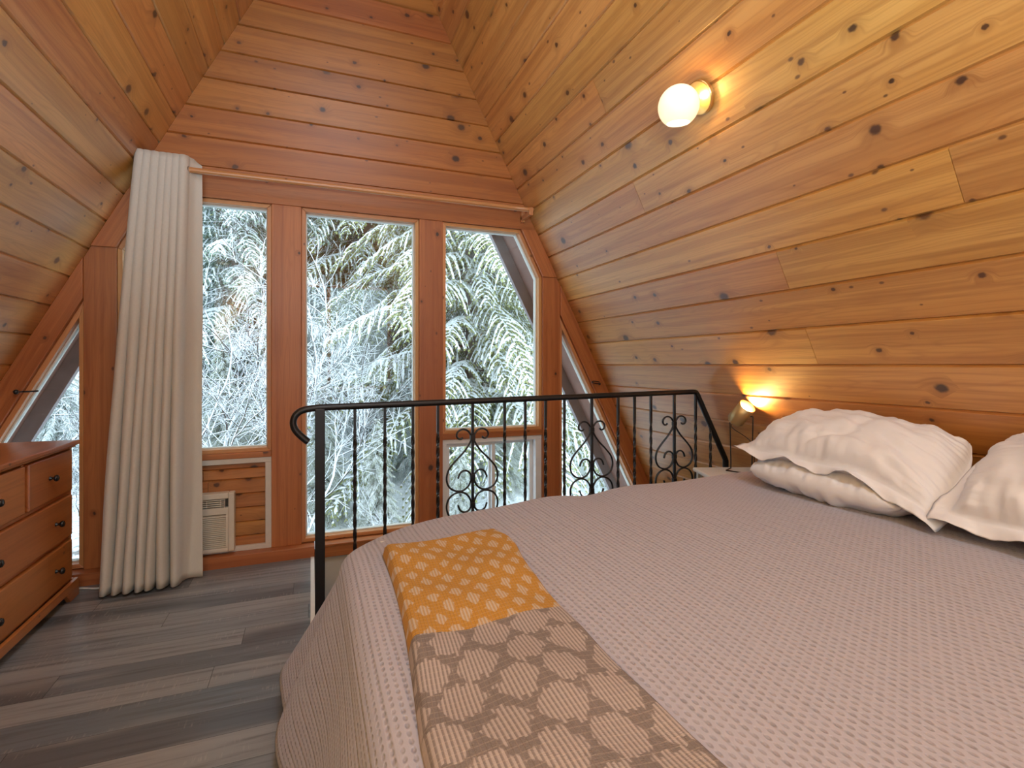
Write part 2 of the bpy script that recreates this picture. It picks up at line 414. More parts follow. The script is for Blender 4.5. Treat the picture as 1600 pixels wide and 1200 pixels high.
def m_throw():
    m = NT('woven_throw')
    u, v, _ = m.sep(m.uv())
    jit = m.noise(m.comb(m.math('MULTIPLY', u, 30), m.math('MULTIPLY', v, 30)), 1, 2)
    thread = m.math('FLOOR', m.math('DIVIDE', u, 0.0085))
    jag = m.white(m.comb(thread, m.math('FLOOR', m.math('DIVIDE', v, 0.031)), 4.0))[0]
    big = m.noise(m.comb(m.math('MULTIPLY', u, 9), m.math('MULTIPLY', v, 7)), 1, 2)
    vj = m.math('ADD', m.math('MULTIPLY_ADD', jit, 0.016, v), m.math('MULTIPLY_ADD', jag, 0.016, m.math('MULTIPLY', big, 0.03)))
    uj = m.math('ADD', m.math('MULTIPLY_ADD', jit, 0.010, u), m.math('MULTIPLY', big, 0.03))
    def lattice(px, py, size):
        a = m.math('DIVIDE', uj, px); b = m.math('DIVIDE', vj, py); ib = m.math('FLOOR', b)
        odd = m.math('MULTIPLY', m.math('FRACT', m.math('MULTIPLY', ib, 0.5)), 2)
        fa = m.math('ABSOLUTE', m.math('SUBTRACT', m.math('FRACT', m.math('ADD', a, m.math('MULTIPLY', odd, 0.5))), 0.5))
        fb = m.math('ABSOLUTE', m.math('SUBTRACT', m.math('FRACT', b), 0.5))
        return m.math('ADD', m.math('MULTIPLY', fa, 2.0), m.math('MULTIPLY', fb, size))
    dy = m.step(lattice(0.068, 0.056, 0.95), 0.62, 0.50)
    dg = m.step(lattice(0.102, 0.092, 1.05), m.math('MULTIPLY_ADD', big, 1.1, 0.42), m.math('MULTIPLY_ADD', big, 1.1, 0.32))
    thr = m.math('FRACT', m.math('DIVIDE', u, 0.0085))
    stripe = m.math('GREATER_THAN', thr, 0.62)
    dash = m.math('GREATER_THAN', m.noise(m.comb(m.math('MULTIPLY', m.math('FLOOR', m.math('DIVIDE', u, 0.0085)), 7.7), m.math('MULTIPLY', v, 90)), 1, 1), 0.42)
    crossl = m.math('LESS_THAN', m.math('FRACT', m.math('DIVIDE', v, 0.0155)), 0.16)
    warp = m.math('LESS_THAN', m.math('FRACT', m.math('DIVIDE', u, 0.0255)), 0.07)
    yarn = m.noise(m.comb(m.math('MULTIPLY', u, 260), m.math('MULTIPLY', v, 420)), 1, 2)
    cream = (0.56, 0.45, 0.34)
    yel = m.mix(yarn, (0.40, 0.185, 0.022), (0.60, 0.31, 0.052))
    gry = m.mix(yarn, (0.135, 0.112, 0.106), (0.275, 0.23, 0.22))
    my = m.math('MULTIPLY', dy, m.math('SUBTRACT', 1.0, m.math('MULTIPLY', stripe, 0.65)))
    mg = m.math('MULTIPLY', dg, m.math('SUBTRACT', 1.0, m.math('MULTIPLY', stripe, 0.85)))
    cy_ = m.mix(my, yel, cream); cg_ = m.mix(mg, gry, (0.44, 0.375, 0.36))
    edge = m.math('MULTIPLY_ADD', jit, 0.012, m.math('SUBTRACT', v, 0.622))
    c = m.mix(m.math('GREATER_THAN', edge, 0.0), cy_, cg_)
    c = m.mix(m.math('MULTIPLY', m.math('MAXIMUM', crossl, warp), 0.16), c, (0.66, 0.54, 0.44))
    c = m.mix(m.math('MULTIPLY', m.math('LESS_THAN', thr, 0.14), 0.35), c, (0.12, 0.08, 0.05))
    h = m.math('ADD', m.math('SUBTRACT', yarn, m.math('MULTIPLY', stripe, 0.7)), m.math('MULTIPLY', crossl, -0.8))
    m.bump(h, 0.6, 0.004)
    return m.set(Base_Color=c, Roughness=0.95)
M['throw'] = m_throw()

def m_snow(name='snow'):
    m = NT(name)
    n = m.noise(m.obj(), 6, 4)
    m.bump(n, 0.3, 0.05)
    return m.set(Base_Color=(0.86, 0.90, 0.95), Roughness=0.7)
M['snow'] = m_snow()
def m_needles(name, a, b):
    m = NT(name)
    n = m.noise(m.obj(), 5, 3)
    return m.set(Base_Color=m.mix(n, a, b), Roughness=0.7)
M['needles'] = m_needles('olive_conifer_needles', (0.19, 0.22, 0.085), (0.36, 0.37, 0.155))
M['needles_blue'] = m_needles('blue_green_needles', (0.16, 0.23, 0.18), (0.28, 0.36, 0.27))
M['bark'] = flat('grey_brown_bark', (0.15, 0.125, 0.11), 0.9, 0, 0.4, 12)
def m_snowy_twig():
    m = NT('snow_laden_bark')
    nx, ny, nz = m.sep(m.geo('Normal'))
    n = m.noise(m.obj(), 9, 3)
    f = m.step(m.math('ADD', nz, m.math('MULTIPLY_ADD', n, 0.9, -0.45)), -0.35, -0.05)
    return m.set(Base_Color=m.mix(f, (0.075, 0.055, 0.045), (0.88, 0.92, 0.97)), Roughness=0.8)
M['snowy_twig'] = m_snowy_twig()
def m_ground():
    m = NT('snowy_forest_floor')
    p = m.obj()
    n1 = m.noise(p, 2.6, 6, 0.7); n2 = m.noise(p, 9.0, 4, 0.65)
    f = m.step(m.math('ADD', m.math('MULTIPLY', n1, 0.6), m.math('MULTIPLY', n2, 0.4)), 0.53, 0.60)
    n3 = m.noise(p, 0.7, 2)
    dk = m.mix(n3, (0.10, 0.060, 0.042), (0.14, 0.13, 0.09))
    c = m.mix(m.math('MULTIPLY', f, 0.8), (0.87, 0.91, 0.96), dk)
    m.bump(n2, 0.5, 0.1)
    return m.set(Base_Color=c, Roughness=0.85)
M['ground'] = m_ground()

# ------------------------------------------------------------------ the A-frame shell
D = 3.65                 # inner face of the window wall
YB = -2.6                # gable behind the camera
YO = 4.36                # outer edge of the roof overhang
SL = 1.94
XR, ZR = 0.306, 4.822    # ridge
KS = math.hypot(1, SL) / SL
def slope_x(z, side): return XR + side * (ZR - z) / SL

def board_face(mb, quad, nrm, ch=0.0075, dep=0.010, back=0.03, end=0.0012, tone=None):
    """quad: 4 points, edges 0-1 and 2-3 run along the board; nrm points into the room"""
    P = [Vector(q) for q in quad]; n = Vector(nrm).normalized()
    du = (P[1] - P[0]).normalized(); dv = n.cross(du)
    if dv.dot(P[3] - P[0]) < 0: dv = -dv
    tone = tone or (rnd.random(), rnd.random())
    o1, o2 = rnd.random() * 30, rnd.random() * 30
    e0 = (P[3] - P[0]); e1 = (P[2] - P[1])
    l0, l1 = max(e0.length, 1e-6), max(e1.length, 1e-6)
    I = [P[0] + e0 * (ch / l0) + du * end, P[1] + e1 * (ch / l1) - du * end, P[2] - e1 * (ch / l1) - du * end, P[3] - e0 * (ch / l0) + du * end]
    O = [p - n * dep for p in P]; B = [p - n * back for p in P]
    b = len(mb.v); mb.v += [tuple(p) for p in I + O + B]
    uvf = lambda p: (p.dot(du) + o1, p.dot(dv) + o2)
    AL = I + O + B
    def fc(ix):
        q = list(ix)
        nn = (AL[q[1]] - AL[q[0]]).cross(AL[q[2]] - AL[q[0]])
        mb.face([b + i for i in q], [uvf(AL[i]) for i in q], tone)
    order = [0, 1, 2, 3]
    fl = (P[1] - P[0]).cross(P[3] - P[0]).dot(n) < 0
    def add(q):
        fc(q[::-1] if fl else q)
    add([0, 1, 2, 3])
    for k in range(4):
        k2 = (k + 1) % 4
        add([4 + k, 4 + k2, k2, k]); add([8 + k, 8 + k2, 4 + k2, 4 + k])
    add([11, 10, 9, 8])

def slope_wall(name, side, joints, label):
    mb = MB()
    nrm = Vector((-side * SL, 0, -1)).normalized()
    w = 0.188; s0 = 4.025 - 21 * w
    def pt(s, y, off=0.0):
        z = ZR - s / KS; x = XR + side * s / math.hypot(1, SL)
        return Vector((x, y, z)) + nrm * off
    smax = (ZR + 0.06) * KS
    k = 0
    for k in range(0, 30):
        a = max(0.0, s0 + k * w); b = min(s0 + (k + 1) * w, smax)
        if b <= a + 0.01: continue
        cuts = [YB] + sorted(joints.get(k, [])) + [D + 0.10]
        for y0, y1 in zip(cuts[:-1], cuts[1:]):
            board_face(mb, [pt(a, y0), pt(a, y1), pt(b, y1), pt(b, y0)], nrm)
    # roof deck behind the boards
    P = [pt(0, YB, -0.031), pt(0, D + 0.1, -0.031), pt(smax, D + 0.1, -0.031), pt(smax, YB, -0.031)]
    mb.hexa(P + [p - nrm * 0.12 for p in P], (0.3, 0.5))
    return struct(mb.build(name, M['pine']), label)
rj = {12: [2.37], 15: [2.385], 17: [0.983], 18: [1.685], 20: [1.68], 8: [1.2], 10: [-0.4], 14: [-0.9], 19: [-1.0], 22: [0.2], 24: [2.0]}
lj = {9: [1.9], 11: [0.6], 13: [2.05], 16: [0.9], 18: [2.6], 20: [1.2], 22: [2.3]}
slope_wall('wall_right', 1, rj, 'sloping knotty pine board wall above the bed with globe sconce')
slope_wall('wall_left', -1, lj, 'sloping knotty pine board wall on the dresser side')

# roof overhang outside (seen through the glass)
def overhang(name, side):
    mb = MB(); nrm = Vector((-side * SL, 0, -1)).normalized()
    def pt(s, y, off=0.0): return Vector((XR + side * s / math.hypot(1, SL), y, ZR - s / KS)) + nrm * off
    smax = 7.3
    P = [pt(0, D + 0.1, -.02), pt(0, YO, -.02), pt(smax, YO, -.02), pt(smax, D + 0.1, -.02)]
    mb.hexa(P + [p - nrm * 0.14 for p in P], (.5, .5), 0)
    P = [pt(0.05, YO - 0.05, .07), pt(0.05, YO, .07), pt(smax, YO, .07), pt(smax, YO - 0.05, .07)]
    mb.hexa(P + [p - nrm * 0.25 for p in P], (.5, .5), 1)
    # snow lying on the roof
    P = [pt(0, D + 0.1, -.16), pt(0, YO, -.16), pt(smax, YO, -.16), pt(smax, D + 0.1, -.16)]
    mb.hexa(P + [p - nrm * 0.12 for p in P], (.5, .5), 2)
    return struct(mb.build(name, [M['soffit'], M['fascia'], M['snow']]))
overhang('trim_20', 1); overhang('trim_21', -1)

# gable boards above the header
def gable(name, y, zs, ny, mat, back=False):
    mb = MB()
    for a, b in zip(zs[:-1], zs[1:]):
        if a >= ZR - 0.02: break
        b = min(b, ZR - 0.005)
        q = [(slope_x(a, -1), y, a), (slope_x(a, 1), y, a), (slope_x(b, 1), y, b), (slope_x(b, -1), y, b)]
        board_face(mb, q, (0, ny, 0))
    return struct(mb.build(name, mat))
gable('wall_front', D, [2.470 + 0.184 * k for k in range(14)], -1, M['gable'])

# back gable with a window opening behind the camera
mb = MB()
zb0, zb1, xb0, xb1 = 0.78, 2.72, -0.82, 1.42
def backrow(a, b):
    segs = [(slope_x, -1, 1)]
    if a >= zb0 - 1e-6 and b <= zb1 + 1e-6:
        board_face(mb, [(slope_x(a, -1), YB, a), (xb0, YB, a), (xb0, YB, b), (slope_x(b, -1), YB, b)], (0, 1, 0))
        board_face(mb, [(xb1, YB, a), (slope_x(a, 1), YB, a), (slope_x(b, 1), YB, b), (xb1, YB, b)], (0, 1, 0))
    else:
        board_face(mb, [(slope_x(a, -1), YB, a), (slope_x(a, 1), YB, a), (slope_x(b, 1), YB, b), (slope_x(b, -1), YB, b)], (0, 1, 0))
zz = [0, .195, .39, .585, zb0] + [zb0 + (zb1 - zb0) * k / 10 for k in range(1, 11)] + [zb1 + .19 * k for k in range(1, 12) if zb1 + .19 * k < 4.8] + [4.81]
for a, b in zip(zz[:-1], zz[1:]): backrow(a, b)
struct(mb.build('wall_back', M['gable']))

# floor with the stairwell cut out
mb = MB()
SX, SY = 0.0, 2.53
mb.box((-2.6, YB, -0.2), (3.2, SY, 0))
mb.box((-2.6, SY, -0.2), (SX, D + 0.1, 0))
struct(mb.build('floor', M['floor']), 'grey wood-look plank floor')
mb = MB()
mb.box((SX - 0.004, SY - 0.02, -0.22), (SX + 0.018, D - 0.06, 0.004))
mb.box((SX, SY - 0.004, -0.22), (2.75, SY + 0.018, 0.004))
struct(mb.build('trim_15', M['nosing'], bevel=0.002), 'white edging along the stair opening')
mb = MB()
mb.box((-0.02, D - 0.02, -2.6), (3.0, D + 0.08, 0.0))
mb.box((2.95, SY, -2.6), (3.05, D, 0.0))
mb.box((-0.12, SY, -2.6), (-0.005, D + 0.08, -0.22))
mb.box((-0.12, SY - 0.1, -2.6), (3.05, SY - 0.005, -0.22))
mb.box((-0.12, SY - 0.1, -2.75), (3.05, D + 0.08, -2.6))
struct(mb.build('wall_stairwell', M['drywall']), 'grey painted wall of the stairwell below the window')

# posts, header, sill beam, rake trims of the window wall
def trim(n, fn, mat='post', bev=0.003, label=None):
    m_ = MB(); fn(m_); return struct(m_.build('trim_%d' % n, M[mat], bevel=bev), label)
PA = (-1.219, -1.062); PB = (-0.239, -0.060); PC = (0.714, 0.885); PD = (1.676, 1.826)
ZT = 2.281; ZB = 0.070
YP = D + 0.14
def post(p, sides=None):
    def fn(m_):
        x0, x1 = p
        def top(x, lim=ZT): return min(lim, ZR - abs(x - XR) * SL)
        m_.hexa([(x0, D, ZB), (x1, D, ZB), (x1, YP, ZB), (x0, YP, ZB), (x0, D, top(x0)), (x1, D, top(x1)), (x1, YP, top(x1)), (x0, YP, top(x0))], None, 0, 2)
    return fn
trim(1, post(PA)); trim(2, post(PB)); trim(3, post(PC)); trim(4, post(PD))
trim(5, lambda m_: m_.hexa([(slope_x(ZT, -1), D - .004, ZT), (slope_x(ZT, 1), D - .004, ZT), (slope_x(ZT, 1), YP, ZT), (slope_x(ZT, -1), YP, ZT),
     (slope_x(2.47, -1), D - .004, 2.47), (slope_x(2.47, 1), D - .004, 2.47), (slope_x(2.47, 1), YP, 2.47), (slope_x(2.47, -1), YP, 2.47)], None, 0, 0), label='header beam above the windows')
trim(6, lambda m_: m_.box((-2.14, D - .07, -0.002), (0.02, YP, ZB)), label='base beam under the windows')
trim(16, lambda m_: (m_.box((0.022, D - .05, -0.02), (2.74, YP, 0.055)), m_.box((0.022, D - .065, 0.055), (2.70, YP, ZB))), label='base beam under the windows over the stairwell')
RW = 0.122
def rake(side, z0, z1):
    def fn(m_):
        xo0, xo1 = slope_x(z0, side), slope_x(z1, side)
        m_.hexa([(xo0, D - .012, z0), (xo0 - side * RW, D - .012, z0), (xo0 - side * RW, YP, z0), (xo0, YP, z0),
                 (xo1, D - .012, z1), (xo1 - side * RW, D - .012, z1), (xo1 - side * RW, YP, z1), (xo1, YP, z1)], (.5, .5), 0, 2)
    return fn
# right: from the floor up to post D, then from post D up to the header
def z_at(x, side): return ZR - abs(x - XR) * SL
def lower_rake(side, xe):
    def fn(m_):
        xo, xi = slope_x(ZB, side), slope_x(ZB, side) - side * RW
        zo = z_at(xe, side); zi = zo - RW * SL
        m_.hexa([(xo, D - .012, ZB), (xi, D - .012, ZB), (xi, YP, ZB), (xo, YP, ZB), (xe, D - .012, zo), (xe, D - .012, zi), (xe, YP, zi), (xe, YP, zo)], (.45, .5), 0, 2)
    return fn
trim(7, lower_rake(1, PD[1]), label='slanting trim board along the right slope')
trim(8, lower_rake(-1, PA[0]), label='slanting trim board along the left slope')
trim(9, rake(1, z_at(PD[0] + RW, 1) - .0, ZT)); trim(10, rake(-1, z_at(PA[1] - RW, -1) - .0, ZT))

# windows: stops + glass
GY = D + 0.075
def window(n, poly, label, sw=0.026, sws=None):
    """poly: x,z outline (any convex polygon, counter-clockwise seen from inside)"""
    root = bpy.data.objects.new('window_%d' % n, None); COL.objects.link(root)
    cx = sum(p[0] for p in poly) / len(poly); cz = sum(p[1] for p in poly) / len(poly)
    root.location = (cx, GY, min(p[1] for p in poly)); struct(root, label)
    N = len(poly)
    P = [Vector(p) for p in poly]
    def inset(w):
        out = []
        for i in range(N):
            a, b, c = P[i - 1], P[i], P[(i + 1) % N]
            d1 = (b - a).normalized(); d2 = (c - b).normalized()
            n1 = Vector((-d1.y, d1.x)); n2 = Vector((-d2.y, d2.x))
            k = (n1 + n2); k = k / (k.length_squared / 2) if k.length > 1e-6 else n1
            out.append(b + k * w)
        return out
    I = inset(sw); I2 = inset(sw + 0.008)
    fr = MB()
    for i in range(N):
        j = (i + 1) % N
        q = [P[i], P[j], I[j], I[i]]
        fr.hexa([(p.x, D + .016, p.y) for p in q] + [(p.x, GY + .05, p.y) for p in q], None, 0, 0)
    fr.build('window_frame', M['stop'], root, bevel=0.003)
    gk = MB()
    for i in range(N):
        j = (i + 1) % N
        q = [I[i], I[j], I2[j], I2[i]]
        gk.hexa([(p.x, GY - .012, p.y) for p in q] + [(p.x, GY + .03, p.y) for p in q], None, 0, 0)
    tag(gk.build('gasket', M['gasket'], root), 'pale glazing strip')
    g = MB()
    b = len(g.v)
    for y in (GY, GY + .006):
        for p in I2: g.v.append((p.x, y, p.y))
    g.face(list(range(N))); g.face(list(range(N, 2 * N))[::-1])
    for i in range(N): g.face((i, (i + 1) % N, N + (i + 1) % N, N + i))
    g.build('glass_pane', M['glass'], root)
    return root
ZS = ZB + 0.005
zr = lambda x: ZR - (abs(x - XR) + RW) * SL
window(1, [(-2.11, ZS), (PA[0], ZS), (PA[0], zr(PA[0])), (-2.11, zr(-2.11))], 'triangular window behind the dresser')
xk = lambda z: slope_x(z, -1) + RW
window(2, [(PA[1], 0.690), (PB[0], 0.690), (PB[0], ZT), (xk(ZT), ZT), (PA[1], zr(PA[1]))], 'window beside the curtain, above the air conditioner')
window(3, [(PB[1], ZS), (PC[0], ZS), (PC[0], ZT), (PB[1], ZT)], 'tall full-height middle window')
xk2 = slope_x(ZT, 1) - RW
window(4, [(PC[1], 0.742), (PD[0], 0.742), (PD[0], zr(PD[0])), (xk2, ZT), (PC[1], ZT)], 'window with a cut upper corner above the slider')
window(5, [(PD[1], ZS), (2.62, ZS), (2.62, zr(2.62)), (PD[1], zr(PD[1]))], 'triangular window behind the stair railing')
# transom rail and the small white sliding window
trim(11, lambda m_: m_.box((PC[1], D + .008, 0.700), (PD[0], YP, 0.742)), label='rail between the fixed pane and the small slider')
root = bpy.data.objects.new('window_6', None); COL.objects.link(root); root.location = (1.28, D, ZB); struct(root, 'small white sliding window under the right fixed pane')
x0, x1, z0, z1 = PC[1], PD[0], ZB, 0.700
m_ = MB(); w = 0.034
for a, b in (((x0, z0 + w), (x0 + w, z1 - w)), ((x1 - w * 1.5, z0 + w), (x1, z1 - w)), ((x0, z0), (x1, z0 + w)), ((x0, z1 - w), (x1, z1))):
    m_.box((a[0], D + .02, a[1]), (b[0], YP, b[1]))
m_.build('window_frame', M['white_vinyl'], root, bevel=0.003)
xm = x0 + (x1 - x0) * 0.50
for nm, (a, b, yy) in {'sash': (x0 + w, xm + .02, D + .045), 'sash.001': (xm - .02, x1 - w * 1.5, D + .08)}.items():
    s_ = MB(); sw = .026
    for p, q in (((a, z0 + w + sw), (a + sw, z1 - w - sw)), ((b - sw, z0 + w + sw), (b, z1 - w - sw)), ((a, z0 + w), (b, z0 + w + sw)), ((a, z1 - w - sw), (b, z1 - w))):
        s_.box((p[0], yy, p[1]), (q[0], yy + .028, q[1]))
    so = s_.build('sash', M['white_vinyl'], root, bevel=0.002)
    g_ = MB(); g_.box((a + sw, yy + .012, z0 + w + sw), (b - sw, yy + .017, z1 - w - sw))
    g_.build('glass_pane', M['glass'], so)

# back window (behind the camera)
root = bpy.data.objects.new('window_7', None); COL.objects.link(root); root.location = (0.3, YB, zb0); struct(root, 'window in the gable behind the bed')
m_ = MB()
for a, b in (((xb0, zb0), (xb0 + .06, zb1)), ((xb1 - .06, zb0), (xb1, zb1)), ((xb0, zb0), (xb1, zb0 + .06)), ((xb0, zb1 - .06), (xb1, zb1)), ((.27, zb0), (.33, zb1))):
    m_.box((a[0], YB - .06, a[1]), (b[0], YB + .01, b[1]))
m_.build('window_frame', M['post'], root, bevel=.003)
m_ = MB(); m_.box((xb0, YB - .03, zb0), (xb1, YB - .024, zb1)); m_.build('glass_pane', M['glass'], root)

# panel under window 2
trim(12, lambda m_: m_.box((PA[1], D + .002, 0.655), (PB[0], YP, 0.690)), label='sill rail above the air conditioner panel')
mb = MB(); zs = [ZB, .155, .245, .335, .425, .52, .585, .655]
for a, b in zip(zs[:-1], zs[1:]):
    if a in (.155, .335):
        board_face(mb, [(PA[1], D + .03, a), (PB[0], D + .03, a), (PB[0], D + .03, b), (PA[1], D + .03, b)], (0, -1, 0))
    else:
        xs = PA[1] + .3 + .25 * rnd.random()
        board_face(mb, [(PA[1], D + .03, a), (xs, D + .03, a), (xs, D + .03, b), (PA[1], D + .03, b)], (0, -1, 0))
        board_face(mb, [(xs, D + .03, a), (PB[0], D + .03, a), (PB[0], D + .03, b), (xs, D + .03, b)], (0, -1, 0))
mb.box((PA[1], D + .062, ZB), (PB[0], YP, .655))
struct(mb.build('wall_under_window', pine('warm_pine_panel', (0.26, 0.085, 0.02), (0.46, 0.185, 0.05), (0.53, 0.24, 0.075), 0.6, var=0.7)), 'knotty pine panel around the air conditioner')
def wt(m_):
    for a, b in (((PA[1], .622), (PB[0], .655)), ((PB[0] - .036, ZB + .03), (PB[0], .622)), ((PA[1], ZB), (PB[0], ZB + .03)), ((PA[1], ZB + .03), (PA[1] + .036, .622))):
        m_.box((a[0], D + .006, a[1]), (b[0], D + .034, b[1]))
trim(13, wt, 'white_trim', 0.002, 'white strip framing the pine panel')

# ------------------------------------------------------------------ air conditioner
def make_ac():
    x0, x1, z0, z1 = -0.965, -0.446, 0.088, 0.452
    yf = D - 0.035
    r = empty('air_conditioner', ((x0 + x1) / 2, yf, z0), 'ivory through-wall air conditioner set in the pine panel beside the curtain', 'air conditioner')
    h = MB()
    w = .034
    for a, b in (((x0, z0), (x0 + w, z1)), ((x1 - w, z0), (x1, z1)), ((x0 + w, z0), (x1 - w, z0 + .026)), ((x0 + w, z1 - .036), (x1 - w, z1))):
        h.box((a[0], yf, a[1]), (b[0], D + .03, b[1]))
    h.build('housing', M['ac_plastic'], r, bevel=.006)
    bk = MB(); bk.box((x0 + w, yf + .03, z0 + .026), (x1 - w, yf + .04, z1 - .036)); tag(bk.build('recess', M['ac_dark'], r), 'dark recess behind the louvres')
    # intake grille
    g = MB()
    zt = z0 + .232
    n = 17
    for k in range(n):
        z = z0 + .030 + k * (zt - z0 - .034) / n
        g.hexa([(x0 + w, yf + .004, z), (x1 - w - .012, yf + .004, z), (x1 - w - .012, yf + .022, z + .006), (x0 + w, yf + .022, z + .006),
                (x0 + w, yf + .004, z + .0068), (x1 - w - .012, yf + .004, z + .0068), (x1 - w - .012, yf + .022, z + .0105), (x0 + w, yf + .022, z + .0105)])
    g.box((x1 - w - .013, yf + .003, z0 + .026), (x1 - w, yf + .03, zt))
    g.build('intake_grille', M['ac_plastic'], r)
    c = MB(); c.box((x0 + w, yf + .006, zt), (x1 - w, yf + .034, zt + .042)); c.build('control_cover', M['ac_plastic'], r, bevel=.002)
    v = MB()
    for k in range(4):
        z = zt + .050 + k * .0125
        v.box((x0 + w, yf + .006, z), (x1 - w - .02, yf + .024, z + .005))
    for k in range(6):
        x = x0 + w + .03 + k * .075
        v.box((x, yf + .010, zt + .044), (x + .004, yf + .028, z1 - .036))
    v.box((x1 - w - .024, yf + .006, zt + .042), (x1 - w - .019, yf + .03, z1 - .036))
    v.build('outlet_louvre', M['ac_plastic'], r)
make_ac()

# ------------------------------------------------------------------ curtain and rod
RY, RZ = 3.50, 2.388
r = empty('curtain_rod', (0.3, RY, RZ), 'long round wooden curtain rod across the header beam', 'curtain rod')
m_ = MB(); m_.tube([(-0.925 + (1.53 + .925) * k / 12, RY, RZ) for k in range(13)], 0.0165, 16); m_.build('pole', M['rodwood'], r, smooth=True)
for sx in (-0.905, 1.505):
    m_ = MB()
    m_.box((sx - .018, RY - .02, RZ - .045), (sx + .012, D - .004, RZ - .014)); m_.box((sx - .018, D - .03, RZ - .06), (sx + .012, D - .004, RZ + .05))
    m_.box((sx - .018, RY - .03, RZ - .045), (sx + .012, RY - .018, RZ + .012))
    m_.build('bracket', M['rodwood'], r, bevel=.003)

def make_curtain():
    r = empty('curtain', (-0.83, 3.42, 0.01), 'floor-length oatmeal linen curtain gathered at the left of the windows', 'curtain')
    nf = 7.25
    def P(u, v):
        # u across, v 0 top .. 1 bottom
        xt = -0.925 + 0.318 * u; xb = -1.085 + 0.490 * (u ** 0.95)
        k = v ** 0.85
        x = xt + (xb - xt) * k
        ph = 2 * PI * (7 * u / .76 + .16 * math.sin(11 * u + 2.4 * v) * math.sin(PI * u / .76) if u < .76 else 7 + .25 * math.sin(PI / 2 * (u - .76) / .24))
        amp = (0.040 + 0.030 * k) * (1 - .25 * math.sin(3.1 * u + 4 * v))
        s = math.sin(ph); s = math.copysign(abs(s) ** 0.75, s)
        yc = RY - 0.085 * k + 0.0 * u
        y = yc + amp * s + 0.008 * math.sin(14 * v + 9 * u) * k
        x += 0.018 * math.cos(ph) * (1 - .3 * k) + 0.006 * math.sin(6 * v + 20 * u) * k
        ztop = 2.462 - 0.03 * max(0, (u - .82) / .18)
        z = ztop + (0.014 + 0.010 * math.sin(5 * u) * 0.5 - ztop) * v
        return Vector((x, y, z))
    m_ = MB(); m_.grid(P, 340, 60, lambda u, v: (u * 1.5, v * 2.45))
    c = m_.build('fabric', M['linen'], r, smooth=True)
    so = c.modifiers.new('solid', 'SOLIDIFY'); so.thickness = 0.003
    for k in range(1, 15):
        u = .76 * k / 14
        if u > 1: continue
        p = P(u, 0.031); q = P(u + 0.004, 0.031) - P(u - 0.004, 0.031)
        nrm = q.cross(Vector((0, 0, 1))).normalized()
        if nrm.x < 0: nrm = -nrm
        g = MB()
        Mx = frame_z(nrm, (p.x, RY, RZ))
        ring = [(0.0225 + .0055 * math.cos(a), .0045 * math.sin(a)) for a in [2 * PI * i / 8 for i in range(9)]]
        g.lathe(ring, Mx, 24)
        g.build('grommet', M['grommet'], r, smooth=True)
make_curtain()

# ------------------------------------------------------------------ dresser
def make_dresser():
    X = -1.205; Y0, Y1 = 2.46, 3.455; XB = -1.60; ZTOP = 0.815
    r = empty('dresser', ((X + XB) / 2, (Y0 + Y1) / 2, 0), 'orange-brown pine dresser with black knobs under the left slope', 'dresser')
    b = MB()
    b.box((XB, Y0, 0.085), (X, Y0 + .02, ZTOP)); b.box((XB, Y1 - .02, 0.085), (X, Y1, ZTOP)); b.box((XB, Y0, 0.085), (XB + .015, Y1, ZTOP))
    rows = [(0.105, 0.318), (0.338, 0.556), (0.576, 0.795)]
    for z in (0.085, 0.318, 0.556): b.box((XB + .015, Y0 + .02, z), (X - .004, Y1 - .02, z + .020))
    b.box((XB + .015, Y0 + .02, 0.795), (X - .004, Y1 - .02, ZTOP))
    b.box((XB + .015, 2.945, 0.576), (X - .004, 2.968, 0.795))
    b.build('carcass', M['dresser'], r, bevel=.003)
    t = MB()
    t.box((XB - .012, Y0 - .025, ZTOP), (X + .030, Y1 + .025, ZTOP + .024))
    t.box((XB, Y0 - .012, ZTOP - .012), (X + .016, Y1 + .012, ZTOP))
    t.build('top', M['dresser'], r, bevel=.006)
    # plinth with bracket feet
    p = MB()
    xf = X + .028
    for xa, xb_ in ((xf - .02, xf),):
        p.box((xa, Y0 - .016, 0.050), (xb_, Y1 + .016, 0.094))
        for ya, yb, yc in ((Y0 - .016, Y0 + .09, Y0 + .14), (Y1 + .016, Y1 - .09, Y1 - .14)):
            p.hexa([(xa, ya, 0), (xb_, ya, 0), (xb_, yb, 0), (xa, yb, 0), (xa, ya, .052), (xb_, ya, .052), (xb_, yc, .052), (xa, yc, .052)])
    for y in (Y0 - .016, Y1 - .004):
        p.box((XB, y, 0.0), (xf - .02, y + .020, 0.094))
    p.build('base', M['dresser'], r, bevel=.003)
    def knob(parent, y, z):
        k = MB()
        prof = [(0.0, -.002), (0.011, -.002), (0.009, .004), (0.0055, .010), (0.006, .016), (0.013, .020), (0.0165, .027), (0.014, .034), (0.007, .0375), (0.0, .038)]
        k.lathe(prof, frame_z((1, 0, 0), (X + .012, y, z)), 20)
        tag(k.build('knob', M['knob'], parent, smooth=True), 'round black knob')
    for (z0, z1) in rows[:2]:
        d = MB(); d.box((X - .30, Y0 + .026, z0 + .002), (X + .013, Y1 - .026, z1 - .002))
        o = d.build('drawer', M['dresser'], r, bevel=.006)
        for y in (2.68, 3.235): knob(o, y, (z0 + z1) / 2)
    z0, z1 = rows[2]
    for ya, yb in ((Y0 + .026, 2.941), (2.972, Y1 - .026)):
        d = MB(); d.box((X - .30, ya, z0 + .002), (X + .013, yb, z1 - .002))
        o = d.build('drawer', M['dresser'], r, bevel=.006)
        knob(o, (ya + yb) / 2 - .03, (z0 + z1) / 2 + .005)
make_dresser()
m_ = MB(); m_.tube(catmull([(-1.36, 3.545, .006), (-1.2, 3.535, .006), (-1.1, 3.50, .006), (-1.0, 3.52, .006), (-.9, 3.55, .006)]), 0.005, 8)
